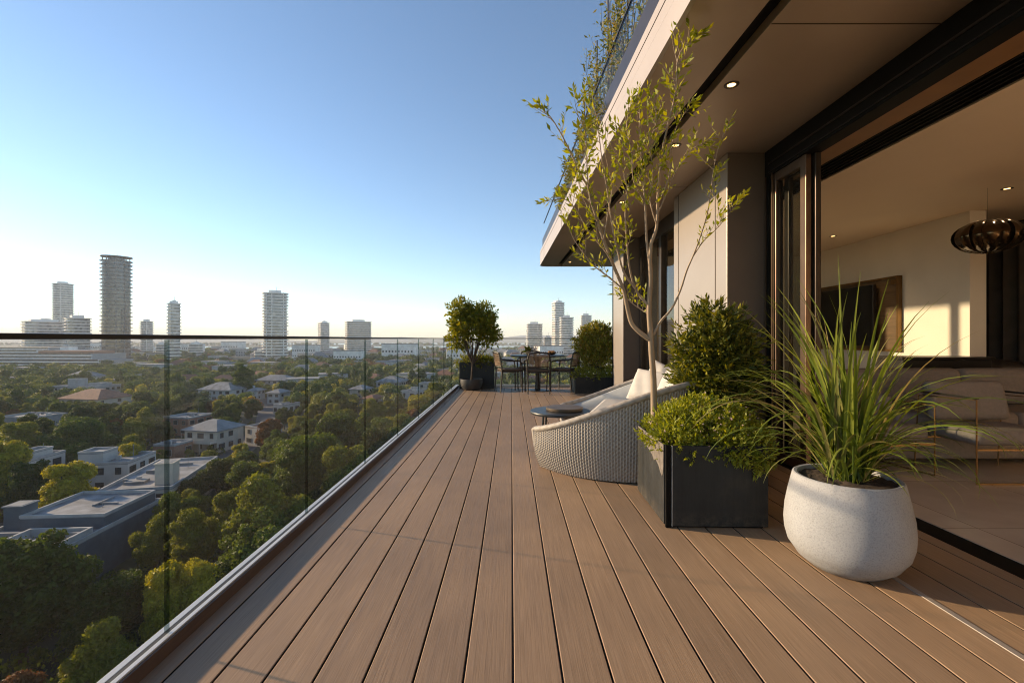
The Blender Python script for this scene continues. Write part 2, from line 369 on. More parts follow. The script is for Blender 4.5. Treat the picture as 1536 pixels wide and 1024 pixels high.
HZ = MB().box(-6500, 6500, -200, 7000, GZ-1, 112).build('haze', 'haze_air'); tag(HZ, 'pale evening haze over the town and bay', 'haze', kind='stuff')
# ------------------------------------------------------------------ deck
def struct(o, label=None): return tag(o, label, None, None, 'structure')
DX0, DX1, DY0, DY1 = -1.195, 2.345, -1.9, 10.62
prof = []; xs = [DX0]+[.006+.161*k for k in range(-7, 15)]+[DX1]
xs = [x for x in xs if DX0+.02 < x < DX1-.03]; xs = [DX0]+xs+[DX1]
g = .0034; bv = .0025
prof.append((DX0, 0))
for x in xs[1:-1]:
    prof += [(x-g-bv, 0), (x-g, -bv), (x-g, -.024), (x+g, -.024), (x+g, -bv), (x+g+bv, 0)]
prof.append((DX1, 0)); n = len(prof)
mb = MB(); mb.add([(x, DY0, z) for x, z in prof]+[(x, DY1, z) for x, z in prof], [(i, i+1, n+i+1, n+i) for i in range(n-1)], [1 if min(prof[i][1], prof[i+1][1]) < -.02 else 0 for i in range(n-1)])
struct(mb.build('deck_floor', ['deck_wood', 'black_gasket']), 'brown grooved timber deck of the long terrace')
struct(MB().box(-1.262, 2.37, -1.95, 10.72, -.34, -.03).build('terrace_slab', 'concrete_slab'))
ds = MB().box(1.752, 1.778, -1.85, 2.62, -.004, .0035).build('drain_strip', 'champagne_metal', bevel=.001); tag(ds, 'narrow pale metal drain strip set into the deck beside the concrete pot', 'drain strip')
# ------------------------------------------------------------------ balustrade of the terrace
bal = thing('glass_balustrade', 'long frameless glass balustrade with thin dark handrail along the open edge of the deck', 'balustrade')
MB().box(-1.202, -1.193, -1.9, 10.6, -.03, .05).build('timber_kerb', 'kerb_timber', bal)
MB().box(-1.221, -1.2025, -1.9, 10.66, -.03, .056).box(-1.262, -1.237, -1.9, 10.66, -.03, .056).build('base_channel', 'pale_aluminium', bal, bevel=.0015)
MB().box(-1.2368, -1.2213, -1.9, 10.66, -.03, .055).build('gasket', 'black_gasket', bal)
zj = [-1.72, -.58, .54, 1.665, 2.80, 3.92, 5.04, 6.18, 7.34, 8.5, 9.6, 10.62]
for a, b in zip(zj[:-1], zj[1:]):
    MB().box(-1.235, -1.223, a+.006, b-.006, .02, 1.097).build('glass_panel', 'balustrade_glass', bal)
for a in zj[:-1]:
    MB().box(-1.236, -1.222, a-.0035, a+.0035, .04, 1.0965).build('panel_joint', 'glass_edge', bal)
MB().box(-1.245, -1.213, -1.9, 10.66, 1.0985, 1.114).build('handrail', 'dark_rail', bal, bevel=.003)
eb = thing('glass_balustrade', 'short glass balustrade closing the end of the terrace behind the dining table', 'balustrade')
MB().box(-1.19, 2.36, 10.64, 10.70, -.03, .056).build('base_channel', 'pale_aluminium', eb, bevel=.002)
for k in range(3):
    MB().box(-1.19+k*1.185, -1.2+(k+1)*1.185, 10.663, 10.675, .065, 1.097).build('glass_panel', 'balustrade_glass', eb)
MB().box(-1.205, 2.36, 10.645, 10.693, 1.0985, 1.116).build('handrail', 'dark_rail', eb, bevel=.003)
rb_ = thing('glass_balustrade', 'side glass balustrade at the building corner past the topiary planter', 'balustrade')
MB().box(2.352, 2.41, 9.10, 10.64, -.03, .056).build('base_channel', 'pale_aluminium', rb_); MB().box(2.375, 2.387, 9.12, 10.62, .065, 1.097).build('glass_panel', 'balustrade_glass', rb_)
MB().box(2.358, 2.405, 9.10, 10.64, 1.0985, 1.116).build('handrail', 'dark_rail', rb_)
# ------------------------------------------------------------------ apartment building
apt = thing('apartment_building', 'modern bronze clad apartment with deep roof overhang and open sliding doors', 'building')
Y0, Y1 = -2.2, 11.25
def sk(y): return -.0275*(y-2.4)      # the roof edge runs slightly askew of the facade
def rounded(x0, x1, y0, y1, r):      # plan outline with one rounded outer corner
    pts = [(x1, y0), (x1, y1)]
    for k in range(7):
        a = PI/2+PI/2*k/6; y = y1-r+r*math.sin(a); pts.append((x0+r+r*math.cos(a)+sk(y), y))
    return pts+[(x0+sk(y0), y0)]
def askew(m, x0, x1, y0, y1, z0, z1, s1=1):
    return m.prism([(x0+sk(y0), y0), (x1+s1*sk(y0), y0), (x1+s1*sk(y1), y1), (x0+sk(y1), y1)], z0, z1)
sf = MB(); askew(sf, 1.44, 2.43, Y0, Y1-.02, 2.84, 3.0, 0); sf.build('soffit', 'bronze_soffit', apt, bevel=.003)
askew(MB(), .95, 1.33, Y0, Y1-.12, 2.84, 3.0).build('soffit', 'bronze_soffit', apt, bevel=.003)
askew(MB(), 1.331, 1.439, Y0, Y1-.05, 2.90, 2.99).build('light_slot', 'black_frame', apt)
for y in (-.2, 2.58, 5.36, 8.14): MB().box(1.442+sk(y), 2.428, y-.003, y+.003, 2.8385, 2.8399).build('soffit_joint', 'black_frame', apt)
MB().prism(rounded(.92, 7.2, Y0, Y1, .18), 3.001, 3.092).build('roof_slab', 'champagne_metal', apt)
MB().prism(rounded(.92, 7.2, Y0, Y1, .18), 3.104, 3.172).build('roof_edge', 'champagne_metal', apt)
fz = MB(); o_ = rounded(.92, 2.43, Y0, Y1, .18)[1:]; i_ = rounded(.949, 2.43, Y0, Y1-.03, .16)[1:]
for k in range(len(o_)-1):
    a, b, c, d = o_[k], o_[k+1], i_[k+1], i_[k]
    fz.add([(*a, 2.837), (*b, 2.837), (*c, 2.837), (*d, 2.837), (*a, 3.0), (*b, 3.0), (*c, 3.0), (*d, 3.0)], [(0,1,5,4), (0,3,2,1), (3,7,6,2), (4,5,6,7)])
fz.build('fascia', 'champagne_metal', apt)
for y in (1.3, 4.3, 7.3, 10.1): MB().box(.9165+sk(y), .9195+sk(y), y-.003, y+.003, 2.84, 3.09).build('fascia_joint', 'shade_joint_brown', apt)
MB().prism(rounded(.93, 7.0, Y0, Y1-.02, .18), 3.0915, 3.1045).build('shadow_gap', 'black_frame', apt)
askew(MB(), .96, 1.02, Y0, Y1-.35, 3.1725, 3.42).build('roof_kerb', 'dark_bronze', apt)
pier = MB().box(2.02, 2.50, 4.372, 5.80, 0.001, 2.8385).build('pier', 'brushed_cladding', apt, bevel=.004)
pj = MB()
for y in (4.62, 5.64): pj.box(2.0165, 2.0195, y-.004, y+.004, .01, 2.83)
pj.build('cladding_joint', 'black_frame', pier)
MB().box(1.92, 2.34, 8.02, 8.78, 0.001, 2.8385).build('column', 'brushed_cladding', apt, bevel=.004)
MB().box(2.026, 2.365, 4.3665, 4.3715, .004, 2.836).build('front_shade', 'shade_joint_brown', pier)  # added thin sheet, the pier front's shade painted as dark brown
MB().box(1.926, 2.335, 8.0135, 8.0195, .004, 2.836).build('front_shade', 'shade_joint_brown', apt)  # same added sheet painting the shade on the column front
MB().box(1.96, 2.34, 8.785, 9.06, 0.001, 2.8385).build('corner_frame', 'black_frame', apt)
MB().box(2.39, 2.50, 8.0, 9.05, .001, 2.838).build('end_wall', 'concrete_slab', apt)
wi = thing('window', None, None); wi.parent = apt
fm = MB().box(2.20, 2.30, 5.802, 5.90, .05, 2.8375).box(2.20, 2.30, 7.92, 8.018, .05, 2.8375).box(2.20, 2.30, 6.86, 6.97, .05, 2.62)
fm.box(2.20, 2.30, 5.9, 7.92, 2.621, 2.8375).box(2.20, 2.30, 5.9, 7.92, .001, .049); fm.build('window_frame', 'dark_bronze', wi, bevel=.003)
for a, b in ((5.9, 6.86), (6.97, 7.92)): MB().box(2.244, 2.254, a, b, .05, 2.62).build('pane', 'window_glass', wi)
sdr = thing('sliding_door', None, None); sdr.parent = apt
MB().box(2.37, 2.50, Y0+.2, 4.29, 2.60, 2.8385).box(2.37, 2.50, 4.291, 4.371, .001, 2.8385).build('door_frame', 'black_frame', sdr, bevel=.004)
MB().box(2.364, 2.3695, Y0+.2, 4.30, 2.70, 2.715).box(2.364, 2.3695, Y0+.2, 4.30, 2.625, 2.632).build('head_trim', 'dark_bronze', sdr)
MB().box(2.362, 2.3695, 4.335, 4.352, .001, 2.60).box(2.362, 2.3695, 4.225, 4.245, .01, 2.60).build('jamb_trim', 'bronze_trim', sdr)
MB().box(2.348, 2.495, Y0+.2, 4.29, -.03, .0005).build('sill_track', 'black_frame', sdr)
for x, y0, y1, gl in ((2.385, 3.78, 4.27, 1), (2.445, 3.75, 4.18, 0)):
    MB().box(x, x+.045, y0, y0+.075, .012, 2.598).box(x, x+.045, y1-.06, y1, .012, 2.598).box(x, x+.045, y0+.076, y1-.061, .012, .09).box(x, x+.045, y0+.076, y1-.061, 2.52, 2.598).build('door_stile', 'bronze_trim' if gl else 'dark_bronze', sdr, bevel=.003)
    MB().box(x+.018, x+.026, y0+.07, y1-.055, .08, 2.53).build('pane', 'window_glass', sdr)
# rooms behind the doors
struct(MB().box(2.497, 7.15, Y0+.15, 8.78, -.03, .004).build('interior_floor', 'stone_floor'), 'polished tan stone floor inside the living room')
ce = MB().box(3.06, 7.15, Y0+.1, 8.9, 2.65, 2.80).box(2.771, 3.059, Y0+.1, 8.9, 2.79, 2.80).build('ceiling', 'ceiling_paint', apt)
MB().box(2.501, 2.77, Y0+.1, 8.9, 2.65, 2.80).build('recess_board', 'recess_board', apt)
lg = MB()
for k in range(6): lg.box(2.785+k*.048, 2.800+k*.048, Y0+.12, 8.8, 2.652, 2.70)
lg.build('ceiling_grille', 'black_frame', apt)
MB().box(5.55, 5.75, 5.65, 8.78, .005, 2.649).build('partition_wall', 'plaster', apt)
MB().box(2.51, 7.15, 8.785, 8.95, .005, 2.649).box(2.51, 7.15, Y0, Y0+.14, .005, 2.649).box(7.16, 7.3, Y0, 8.95, .005, 2.9).build('outer_wall', 'plaster', apt)
MB().box(.4, 7.3, -2.2, 10.4, GZ, -.345).build('lower_storeys', 'concrete_slab', apt)
# recessed lamps
def downlight(x, y, z, label, lit=True, group='round recessed lamps'):
    t = thing('recessed_lamp', label, 'ceiling lamp', (x, y, z), 0, group)
    MB().lathe([(.030, -.0035), (.048, -.0035), (.050, 0), (.050, .02), (.030, .02), (.030, -.0035)], 24, cap=False).build('trim_ring', 'dark_bronze', t, True)
    MB().lathe([(0.001, -.0012), (.0275, -.0012), (.0275, .01)], 20).build('lamp_lens', 'lamp_glow', t); return t
emit('lamp_glow', (1, .62, .22), 2.2)
for x, y, lb in ((1.51, 3.2, 'largest bright recessed lamp in the bronze soffit above the tree top'), (1.48, 4.2, 'recessed soffit lamp behind the upper twigs of the slender tree'), (1.41, 5.95, 'small recessed soffit lamp half hidden among the tree leaves'), (1.33, 10.6, 'tiny recessed lamp near the far end of the soffit')):
    downlight(x, y, 2.8395, lb)
for x, y, lb in ((5.12, 4.82, 'recessed lamp in the living room ceiling above the dark pendant'), (4.86, 7.05, 'recessed lamp in the living room ceiling above the television')):
    downlight(x, y, 2.6495, lb)
for x, y, z in ((1.50, 3.2, 2.82), (1.48, 4.2, 2.82), (5.12, 4.82, 2.63), (4.86, 7.05, 2.63)):
    l = bpy.data.lights.new('lamp_beam', 'SPOT'); l.energy = 4 if x < 2 else 9; l.spot_blend = 1; l.color = (1,.7,.4); l.spot_size = R(110); l.shadow_soft_size = .03
    q = bpy.data.objects.new('lamp_beam', l); COL.objects.link(q); q.location = (x, y, z)
# roof terrace above
ub = thing('glass_balustrade', 'glass balustrade of the roof terrace above the pale fascia', 'balustrade')
yy = [Y0+k*1.2 for k in range(11)]+[Y1-.4]
for a, b in zip(yy[:-1], yy[1:]): askew(MB(), .984, .996, a+.006, b-.006, 3.421, 3.775).build('glass_panel', 'balustrade_glass', ub)
askew(MB(), .980, 1.0, Y0, Y1-.4, 3.776, 3.793).build('handrail', 'dark_rail', ub)
# ------------------------------------------------------------------ living room
tv = thing('television', 'wide black flat television screen on the living room wall', 'television', (5.44, 7.8, 1.45))
MB().box(-.03, .02, -.82, .82, -.46, .47).build('bezel', 'ebony', tv, bevel=.006); MB().box(-.0335, -.0305, -.805, .805, -.445, .455).build('screen', 'black_screen', tv)
pn = thing('wall_panel', 'brass edged brown wall panel behind the television', 'wall panel', (5.548, 7.65, 1.45))
MB().box(-.045, -.002, -1.0, 1.0, -.50, .52).build('panel_board', 'walnut', pn)
MB().box(-.065, -.002, -1.03, -1.001, -.53, .55).box(-.065, -.002, 1.001, 1.03, -.53, .55).box(-.065, -.002, -1.0, 1.0, .521, .55).box(-.065, -.002, -1.0, 1.0, -.53, -.501).build('brass_edge', 'brass', pn)
MB().box(-.060, -.046, -.985, -.90, .43, .50).build('picture_lamp', 'brass', pn)
cu = MB(); cp = []
for k in range(141):
    y = 2.2+k*.035; cp.append((6.72+.045*math.sin(k*1.05)+.02*math.sin(k*.37), y))
n = len(cp); cu.add([(x, y, .01) for x, y in cp]+[(x, y, 2.60) for x, y in cp]+[(x+.015, y, .01) for x, y in cp]+[(x+.015, y, 2.60) for x, y in cp],
    [(i, i+1, n+i+1, n+i) for i in range(n-1)]+[(2*n+i, 3*n+i, 3*n+i+1, 2*n+i+1) for i in range(n-1)])
ct = cu.build('curtain', 'curtain_cloth', None, True); tag(ct, 'dark brown pleated floor length curtain beyond the pendant lamp', 'curtain')
tr_ = MB().box(6.66, 6.80, 2.1, 7.2, 2.605, 2.648).build('curtain_track', 'ebony'); tag(tr_, 'black curtain track under the living room ceiling', 'curtain track')
pl = thing('pendant_lamp', 'dark glossy petalled pendant lamp hanging in the living room', 'pendant lamp', (4.90, 4.8, 2.15)); pl.scale = (.86, .86, 1)
sh = MB()
for k in range(14):                                        # overlapping curved petals
    a0 = 2*PI*k/14; vs = []; nn = 12
    for i in range(nn+1):
        ph = PI*(.06+.88*i/nn); wd = .135*math.sin(ph)**.7+.012
        for s in (-1, 1):
            a = a0+s*wd*1.9; rr = (.30+(.012 if k % 2 else 0))*math.sin(ph)+.01; vs.append((rr*math.cos(a), rr*math.sin(a), .165*math.cos(ph)))
    sh.add(vs, [(2*i, 2*i+1, 2*i+3, 2*i+2) for i in range(nn)])
so_ = sh.build('lamp_shade', 'smoked_metal', pl, True); m_ = so_.modifiers.new('solid', 'SOLIDIFY'); m_.thickness = .006
MB().tube([(0,0,.15), (0,0,.50)], .0018, 6).build('cord', 'ebony', pl); MB().lathe([(.02,-.07), (.05,-.04), (.055,0), (.03,.06), (.015,.15)], 16).build('bulb_holder', 'ebony', pl, True)
def rbox(name, m, parent, x0, x1, y0, y1, z0, z1, bev=.04, tilt=None):
    o = MB().box(-(x1-x0)/2, (x1-x0)/2, -(y1-y0)/2, (y1-y0)/2, -(z1-z0)/2, (z1-z0)/2).build(name, m, parent, True, loc=((x0+x1)/2, (y0+y1)/2, (z0+z1)/2))
    b = o.modifiers.new('bevel', 'BEVEL'); b.width = bev; b.segments = 4; b.limit_method = 'NONE'
    if tilt: o.rotation_euler = tilt
    return o
sf_ = thing('sofa', 'long taupe upholstered sofa with loose back cushions in the shaded living room', 'sofa', (4.35, 4.5, .005))
rbox('sofa_base', 'sofa_fabric', sf_, -1.15, 1.35, -.42, .45, .04, .27, .03)
for k in range(2): rbox('seat_cushion', 'sofa_fabric', sf_, -1.0+k*1.1, .09+k*1.1, -.44, .2, .28, .45, .05)
for k in range(2): rbox('back_cushion', 'sofa_fabric', sf_, -1.0+k*1.1, .09+k*1.1, .06, .28, .44, .80, .07, (R(-8), 0, 0))
rbox('backrest', 'sofa_fabric', sf_, -1.15, 1.35, .29, .46, .26, .70, .04); rbox('armrest', 'sofa_fabric', sf_, -1.16, -1.01, -.43, .28, .26, .60, .04)
rbox('armrest', 'sofa_fabric', sf_, 1.21, 1.36, -.43, .28, .26, .60, .04)
bt = thing('armchair', 'slim brass framed lounge chair with thin arms in front of the sofa', 'armchair', (3.85, 3.74, .005))
rbox('seat', 'sofa_fabric', bt, -.33, .33, -.22, .24, .28, .40, .05); rbox('backrest', 'sofa_fabric', bt, -.33, .33, .17, .27, .41, .74, .05, (R(-12), 0, 0))
q = .006
for x in (-.36, .36):
    MB().tube([(x, -.24, 0), (x, -.24, .635), (x, .26, .615), (x*1.0, .30, 0)], q, 6).build('arm_frame', 'brass', bt)
    MB().box(x-.012, x+.012, -.25, .25, .641, .655).build('armrest', 'ebony', bt, bevel=.004)
for y in (-.245, .235): MB().box(-.355, .355, y, y+.012, .255, .269).build('seat_rail', 'brass', bt)
MB().box(-.355, .355, -.246, -.234, 0, .012).build('floor_rail', 'brass', bt)
ar = thing('armchair', 'low brass framed armchair with taupe seat behind the tall grass', 'armchair', (2.98, 3.98, .005), R(8))
rbox('seat', 'sofa_fabric', ar, -.34, .34, -.3, .3, .27, .40, .05); rbox('backrest', 'sofa_fabric', ar, -.34, .34, .2, .34, .40, .82, .06, (R(-10), 0, 0))
tb = MB()
for x in (-.37, .37):
    tb.tube([(x,-.3,0), (x,-.3,.56), (x,.36,.56), (x,.36,0), (x,-.3,0)], .006, 6)
tb.box(-.36, .36, -.31, -.29, .245, .265).box(-.36, .36, .35, .37, .245, .265); tb.build('brass_frame', 'brass', ar)
cs = thing('console_cabinet', 'long black console cabinet behind the taupe sofa', 'cabinet', (4.95, 5.45, .005))
MB().box(-.55, .46, -.2, .2, .10, .86).build('carcass', 'ebony', cs, bevel=.01); MB().box(-.57, .48, -.22, .22, .861, .89).build('cabinet_top', 'ebony', cs, bevel=.006)
for x in (-.48, .40):
    for y in (-.15, .15): MB().box(x-.02, x+.02, y-.02, y+.02, 0, .099).build('leg', 'ebony', cs)
dc = thing('lounge_chair', 'rounded dark lounge chair beside the end of the console', 'chair', (5.85, 5.35, .005))
MB().lathe([(.30,.12), (.38,.2), (.40,.38), (.36,.44), (.05,.45)], 24).build('seat', 'ebony', dc, True)
bk = MB(); pts = []
for k in range(13):
    a = PI*(-.15+1.3*k/12); pts.append((.38*math.cos(a), .38*math.sin(a), .62+.14*math.sin(max(0, min(PI, a)))))
bk.tube(pts, .10, 10); bk.build('backrest', 'ebony', dc, True)
MB().lathe([(.22,0), (.22,.02), (.03,.03), (.03,.119)], 20).build('pedestal', 'ebony', dc)
# ------------------------------------------------------------------ wicker daybed
DC = Vector((1.035, 4.42, 0)); FA = R(161)
db = thing('wicker_daybed', 'curved woven wicker daybed with pale seat cushion and sloping arms', 'daybed', DC)
P0, P1 = R(208), R(480)
def rimh(p):
    d = math.degrees(p)
    def ss(a, b, x): x = max(0, min(1, (x-a)/(b-a))); return x*x*(3-2*x)*.6+x*.4
    return .322+.43*ss(205, 290, d)-.40*ss(398, 478, d)
def shellr(v): return .89+.07*math.sin(PI/2*min(1, v*1.3))**.9
NS, ROWS = 200, 36; NU, NV = NS*8, ROWS*4
pp = np.linspace(P0, P1, NU+1); hh = np.array([rimh(p) for p in pp]); vv = np.linspace(0, 1, NV+1)
rr = np.array([shellr(v) for v in vv]); Pg, Vg = np.meshgrid(pp, vv)
ph = (Pg-P0)/(P1-P0)*NS*PI; row = np.floor(np.clip(Vg, 0, .9999)*ROWS)
wv = .62*np.cos(ph*2)+.5*np.sin(ph+PI*row)*np.abs(np.sin(PI*Vg*ROWS))**.7
rg = rr[:, None]+.0042*wv-.012*(Vg < .004)
X = rg*np.cos(Pg); Y = rg*np.sin(Pg); Z = .006+Vg*(hh[None, :]-.006)
V = np.stack([X, Y, Z], -1).reshape(-1, 3); idx = np.arange((NU+1)*(NV+1)).reshape(NV+1, NU+1)
Fc = np.stack([idx[:-1, :-1], idx[:-1, 1:], idx[1:, 1:], idx[1:, :-1]], -1).reshape(-1, 4)
me = fast_mesh('wicker_shell', V, Fc, ['wicker'], smooth=True); a = me.attributes.new('weave', 'FLOAT', 'POINT'); a.data.foreach_set('value', (wv*.32+.48).ravel().astype(np.float32))
link('wicker_shell', me, db)
rim = MB(); pts = [(shellr(1)*math.cos(p)-.01*math.cos(p), shellr(1)*math.sin(p)-.01*math.sin(p), rimh(p)+.004) for p in np.linspace(P0, P1, 160)]
pts = [(pts[0][0]*.9, pts[0][1]*.9, .01), (pts[0][0]*.98, pts[0][1]*.98, pts[0][2]*.6)]+pts+[(pts[-1][0]*.98, pts[-1][1]*.98, pts[-1][2]*.6), (pts[-1][0]*.9, pts[-1][1]*.9, .01)]
rim.tube(pts, .026, 10); ro = rim.build('rim', 'wicker', db, True)
a = ro.data.attributes.new('weave', 'FLOAT', 'POINT'); a.data.foreach_set('value', np.array([.55+.35*math.sin(i//10*2.2+i % 10) for i in range(len(ro.data.vertices))], dtype=np.float32))
ln = MB(); vs = []; fs = []; M = 90                       # quilted pale lining inside the arms
for p in np.linspace(P0+.03, P1-.03, M+1):
    top = rimh(p)-.015; puff = .012*abs(math.sin((p-P0)*9))
    for k in range(7):
        v = k/6; r_ = .80+.085*v**.8-.045*math.sin(PI*v)-puff*math.sin(PI*v); vs.append((r_*math.cos(p), r_*math.sin(p), .24+(top-.24)*v))
    vs.append((.945*math.cos(p), .945*math.sin(p), top+.004))
for i in range(M):
    for k in range(7): fs.append((i*8+k, i*8+k+1, (i+1)*8+k+1, (i+1)*8+k))
ln.add(vs, fs); ln.build('back_lining', 'pale_grey_canvas', db, True)
def dshape(rad, cut):
    pts = []; k0 = math.acos(cut/rad)
    for i in range(61):
        a = FA+k0+(2*PI-2*k0)*i/60; pts.append((rad*math.cos(a), rad*math.sin(a)))
    return pts
MB().prism(dshape(.80, .24), .01, .27).build('seat_base', 'wicker', db)
a = db.children[-1].data.attributes.new('weave', 'FLOAT', 'POINT'); a.data.foreach_set('value', np.full(len(db.children[-1].data.vertices), .5, dtype=np.float32))
so_ = MB().prism(dshape(.785, .27), .275, .435).build('seat_cushion', 'cream_canvas', db, True); b = so_.modifiers.new('bevel', 'BEVEL'); b.width = .045; b.segments = 4; b.angle_limit = R(50)
def pillow(label, loc, rot, w, h, t):
    N = 18; vs = []; fs = []
    for s in (1, -1):
        for j in range(N+1):
            for i in range(N+1):
                u, v = i/N*2-1, j/N*2-1
                e = (1-abs(u)**2.6)*(1-abs(v)**2.6); z = s*t*max(0, e)**.45
                k = 1-.05*(1-abs(u))*abs(v)**3-.0; k2 = 1-.05*(1-abs(v))*abs(u)**3
                z += .006*math.sin(u*7+v*3)*e
                vs.append((u*w/2*k2, v*h/2*k, z))
    n = (N+1)**2
    for s in (0, 1):
        for j in range(N):
            for i in range(N):
                q = (j*(N+1)+i+s*n, j*(N+1)+i+1+s*n, (j+1)*(N+1)+i+1+s*n, (j+1)*(N+1)+i+s*n); fs.append(q if s == 0 else q[::-1])
    o = MB().add(vs, fs).build('throw_pillow', 'cream_canvas', None, True); o.location = loc; o.rotation_euler = rot
    return tag(o, label, 'pillow')
pillow('large cream pillow leaning against the far arm of the wicker daybed', (1.46, 4.98, .60), (R(58), R(4), R(-48)), .40, .37, .07)
pillow('cream pillow at the back of the daybed behind the tree trunk', (1.62, 4.60, .61), (R(60), 0, R(-68)), .46, .40, .08)
pillow('small cream pillow standing highest behind the large one on the daybed', (1.60, 5.02, .70), (R(66), R(20), R(-45)), .30, .28, .06)
# side table and tray
st = thing('side_table', 'low round black side table in front of the wicker daybed', 'side table', (.478, 4.56, 0))
MB().lathe([(.05,.375), (.29,.375), (.295,.382), (.295,.396), (.29,.402), (.001,.402)], 48).build('table_top', 'table_black', st, True)
for k in range(4):
    a = R(35+90*k); MB().tube([(.21*math.cos(a), .21*math.sin(a), .375), (.245*math.cos(a), .245*math.sin(a), 0)], [.011, .009], 8).build('leg', 'table_black', st, True)
ty = thing('serving_tray', 'round dark serving tray with wooden rim on the low side table', 'tray', (.52, 4.575, .4025))
MB().lathe([(.001,.026), (.165,.026), (.168,.03), (.172,.028)], 40).build('tray_top', 'table_black', ty, True); MB().lathe([(.15,0), (.176,.002), (.18,.012), (.18,.030), (.173,.0305)], 40).build('tray_rim', 'tray_wood', ty, True)
# ------------------------------------------------------------------ black planter with cushion plants and slender tree
BX0, BX1, BY0, BY1, BH = .905, 1.495, 2.705, 3.37, .478
bp = thing('steel_planter', 'large square blackened steel planter box with torn lining at its corner', 'planter', ((BX0+BX1)/2, (BY0+BY1)/2, 0), R(-1.5))
hx, hy = (BX1-BX0)/2, (BY1-BY0)/2
MB().box(-hx+.040, hx, -hy, -hy+.012, .012, BH).box(-hx, -hx+.012, -hy+.034, hy, .012, BH).box(hx-.012, hx, -hy+.013, hy, .012, BH).box(-hx+.013, hx-.013, hy-.012, hy, .012, BH).box(-hx+.013, hx-.013, -hy+.013, hy-.013, .012, .03).build('planter_wall', 'blackened_steel', bp, bevel=.002)
MB().box(-hx+.004, -hx+.034, -hy+.004, -hy+.028, .0, BH+.001).build('corner_post', 'black_frame', bp, bevel=.002)
MB().box(-hx+.0375, -hx+.0395, -hy-.001, -hy+.012, .01, BH+.001).build('edge_trim', 'pale_aluminium', bp)
MB().box(-hx+.02, hx-.02, -hy+.02, hy-.02, .0, .0115).build('plinth', 'black_frame', bp)
tmv = [(-.30,.478), (-.30,.455), (-.285,.435), (-.25,.43), (-.20,.41), (-.13,.395), (-.06,.385), (.0,.375), (.06,.36), (.10,.335), (.14,.35), (.20,.33), (.235,.30), (.275,.285), (.29,.31), (.298,.345), (.30,.478)]
MB().add([(-hx-.003, -y, z) for y, z in tmv]+[(-hx-.0005, -y, z) for y, z in tmv], [tuple(range(len(tmv)-1, -1, -1)), tuple(range(len(tmv), 2*len(tmv)))]+[(i, (i+1) % len(tmv), len(tmv)+(i+1) % len(tmv), len(tmv)+i) for i in range(len(tmv))]).build('torn_lining', 'torn_membrane', bp)
MB().box(-hx+.0125, hx-.0125, -hy+.0125, hy-.0125, .40, .445).build('soil', 'soil', bp)
rng = np.random.default_rng(3)
def mound_plant(name, label, cat, lobes, n, size, aspect, mat_, sprig=.06, loc=(0,0,0), flowers=0, up=.5, seed=1, group=None):
    """a plant of many short leafy sprigs growing out of a heap of mounds; parts: foliage, stems, blossom"""
    rng = np.random.default_rng(seed); t = thing(name, label, cat, loc, 0, group)
    ns = n//9; P, D = blob(lobes, ns, rng, .55); D = unit(D+np.array([0, 0, up])+rng.normal(size=D.shape)*.35)
    L = sprig*(.6+.8*rng.random(ns)); allP = []; allA = []
    for k in range(9):
        f = (k+1)/9; ang = rng.normal(size=D.shape); side = unit(np.cross(D, ang))
        allP.append(P+D*(L*f)[:, None]); allA.append(unit(D*(.5+f*.7)+side*(1.0-.45*f)))
    P2 = np.concatenate(allP); A2 = np.concatenate(allA); V, f = leaves(P2, A2, size, aspect, rng)
    link('foliage', fast_mesh('foliage', V, f, [mat_]), t)
    k = rng.choice(ns, min(ns, 900), replace=False); a_, b_ = P[k]-D[k]*L[k, None]*1.2, P[k]+D[k]*L[k, None]; s = unit(np.cross(D[k], rng.normal(size=(len(k), 3))))*.0012
    V = np.stack([a_-s, a_+s, b_+s*.5, b_-s*.5], 1).reshape(-1, 3); link('stem', fast_mesh('stem', V, np.arange(len(V)).reshape(-1, 4), ['dark_bark']), t)
    if flowers:
        P3, D3 = blob(lobes, flowers*3, rng, .95); m = (D3[:, 2] > .15); P3, D3 = P3[m][:flowers]+D3[m][:flowers]*sprig*.9, D3[m][:flowers]
        V, f = leaves(np.repeat(P3, 3, 0), np.repeat(D3, 3, 0)+rng.normal(size=(len(P3)*3, 3))*.7, .011, .8, rng); link('blossom', fast_mesh('blossom', V, f, ['leaf_blossom']), t)
    return t
L = []
rg_ = random.Random(5)
for (x, y, z, r) in ((1.0,2.84,.47,.10), (1.06,2.98,.52,.13), (1.17,2.86,.51,.12), (1.22,3.03,.565,.15), (1.33,2.84,.50,.115), (1.37,3.0,.55,.13), (1.45,2.86,.47,.10), (1.46,3.05,.50,.12), (.98,3.16,.47,.09), (1.12,3.2,.53,.12), (1.33,3.2,.54,.13), (1.27,2.74,.47,.08), (1.06,2.74,.45,.055), (1.45,2.74,.45,.07), (.93,2.98,.46,.05), (1.54,3.0,.46,.08)):
    L.append(((x, y, z), (r*1.05, r*1.05, r*.95)))
mound_plant('cushion_plant', 'yellow green feathery cushion plant spilling over the black planter', 'plant', L, 30000, .022, .46, 'leaf_cushion', .05, flowers=170, seed=4)
L = [((1.36,2.70,.43), (.035,.03,.05)), ((1.42,2.695,.40), (.03,.025,.05)), ((1.30,2.70,.44), (.03,.02,.04)), ((1.47,2.70,.43), (.025,.02,.04)), ((1.385,2.69,.365), (.02,.02,.04))]
mound_plant('trailing_plant', 'small trailing green sprigs hanging over the black planter front', 'plant', L, 1000, .03, .3, 'leaf_cushion', .05, up=-.5, seed=9)
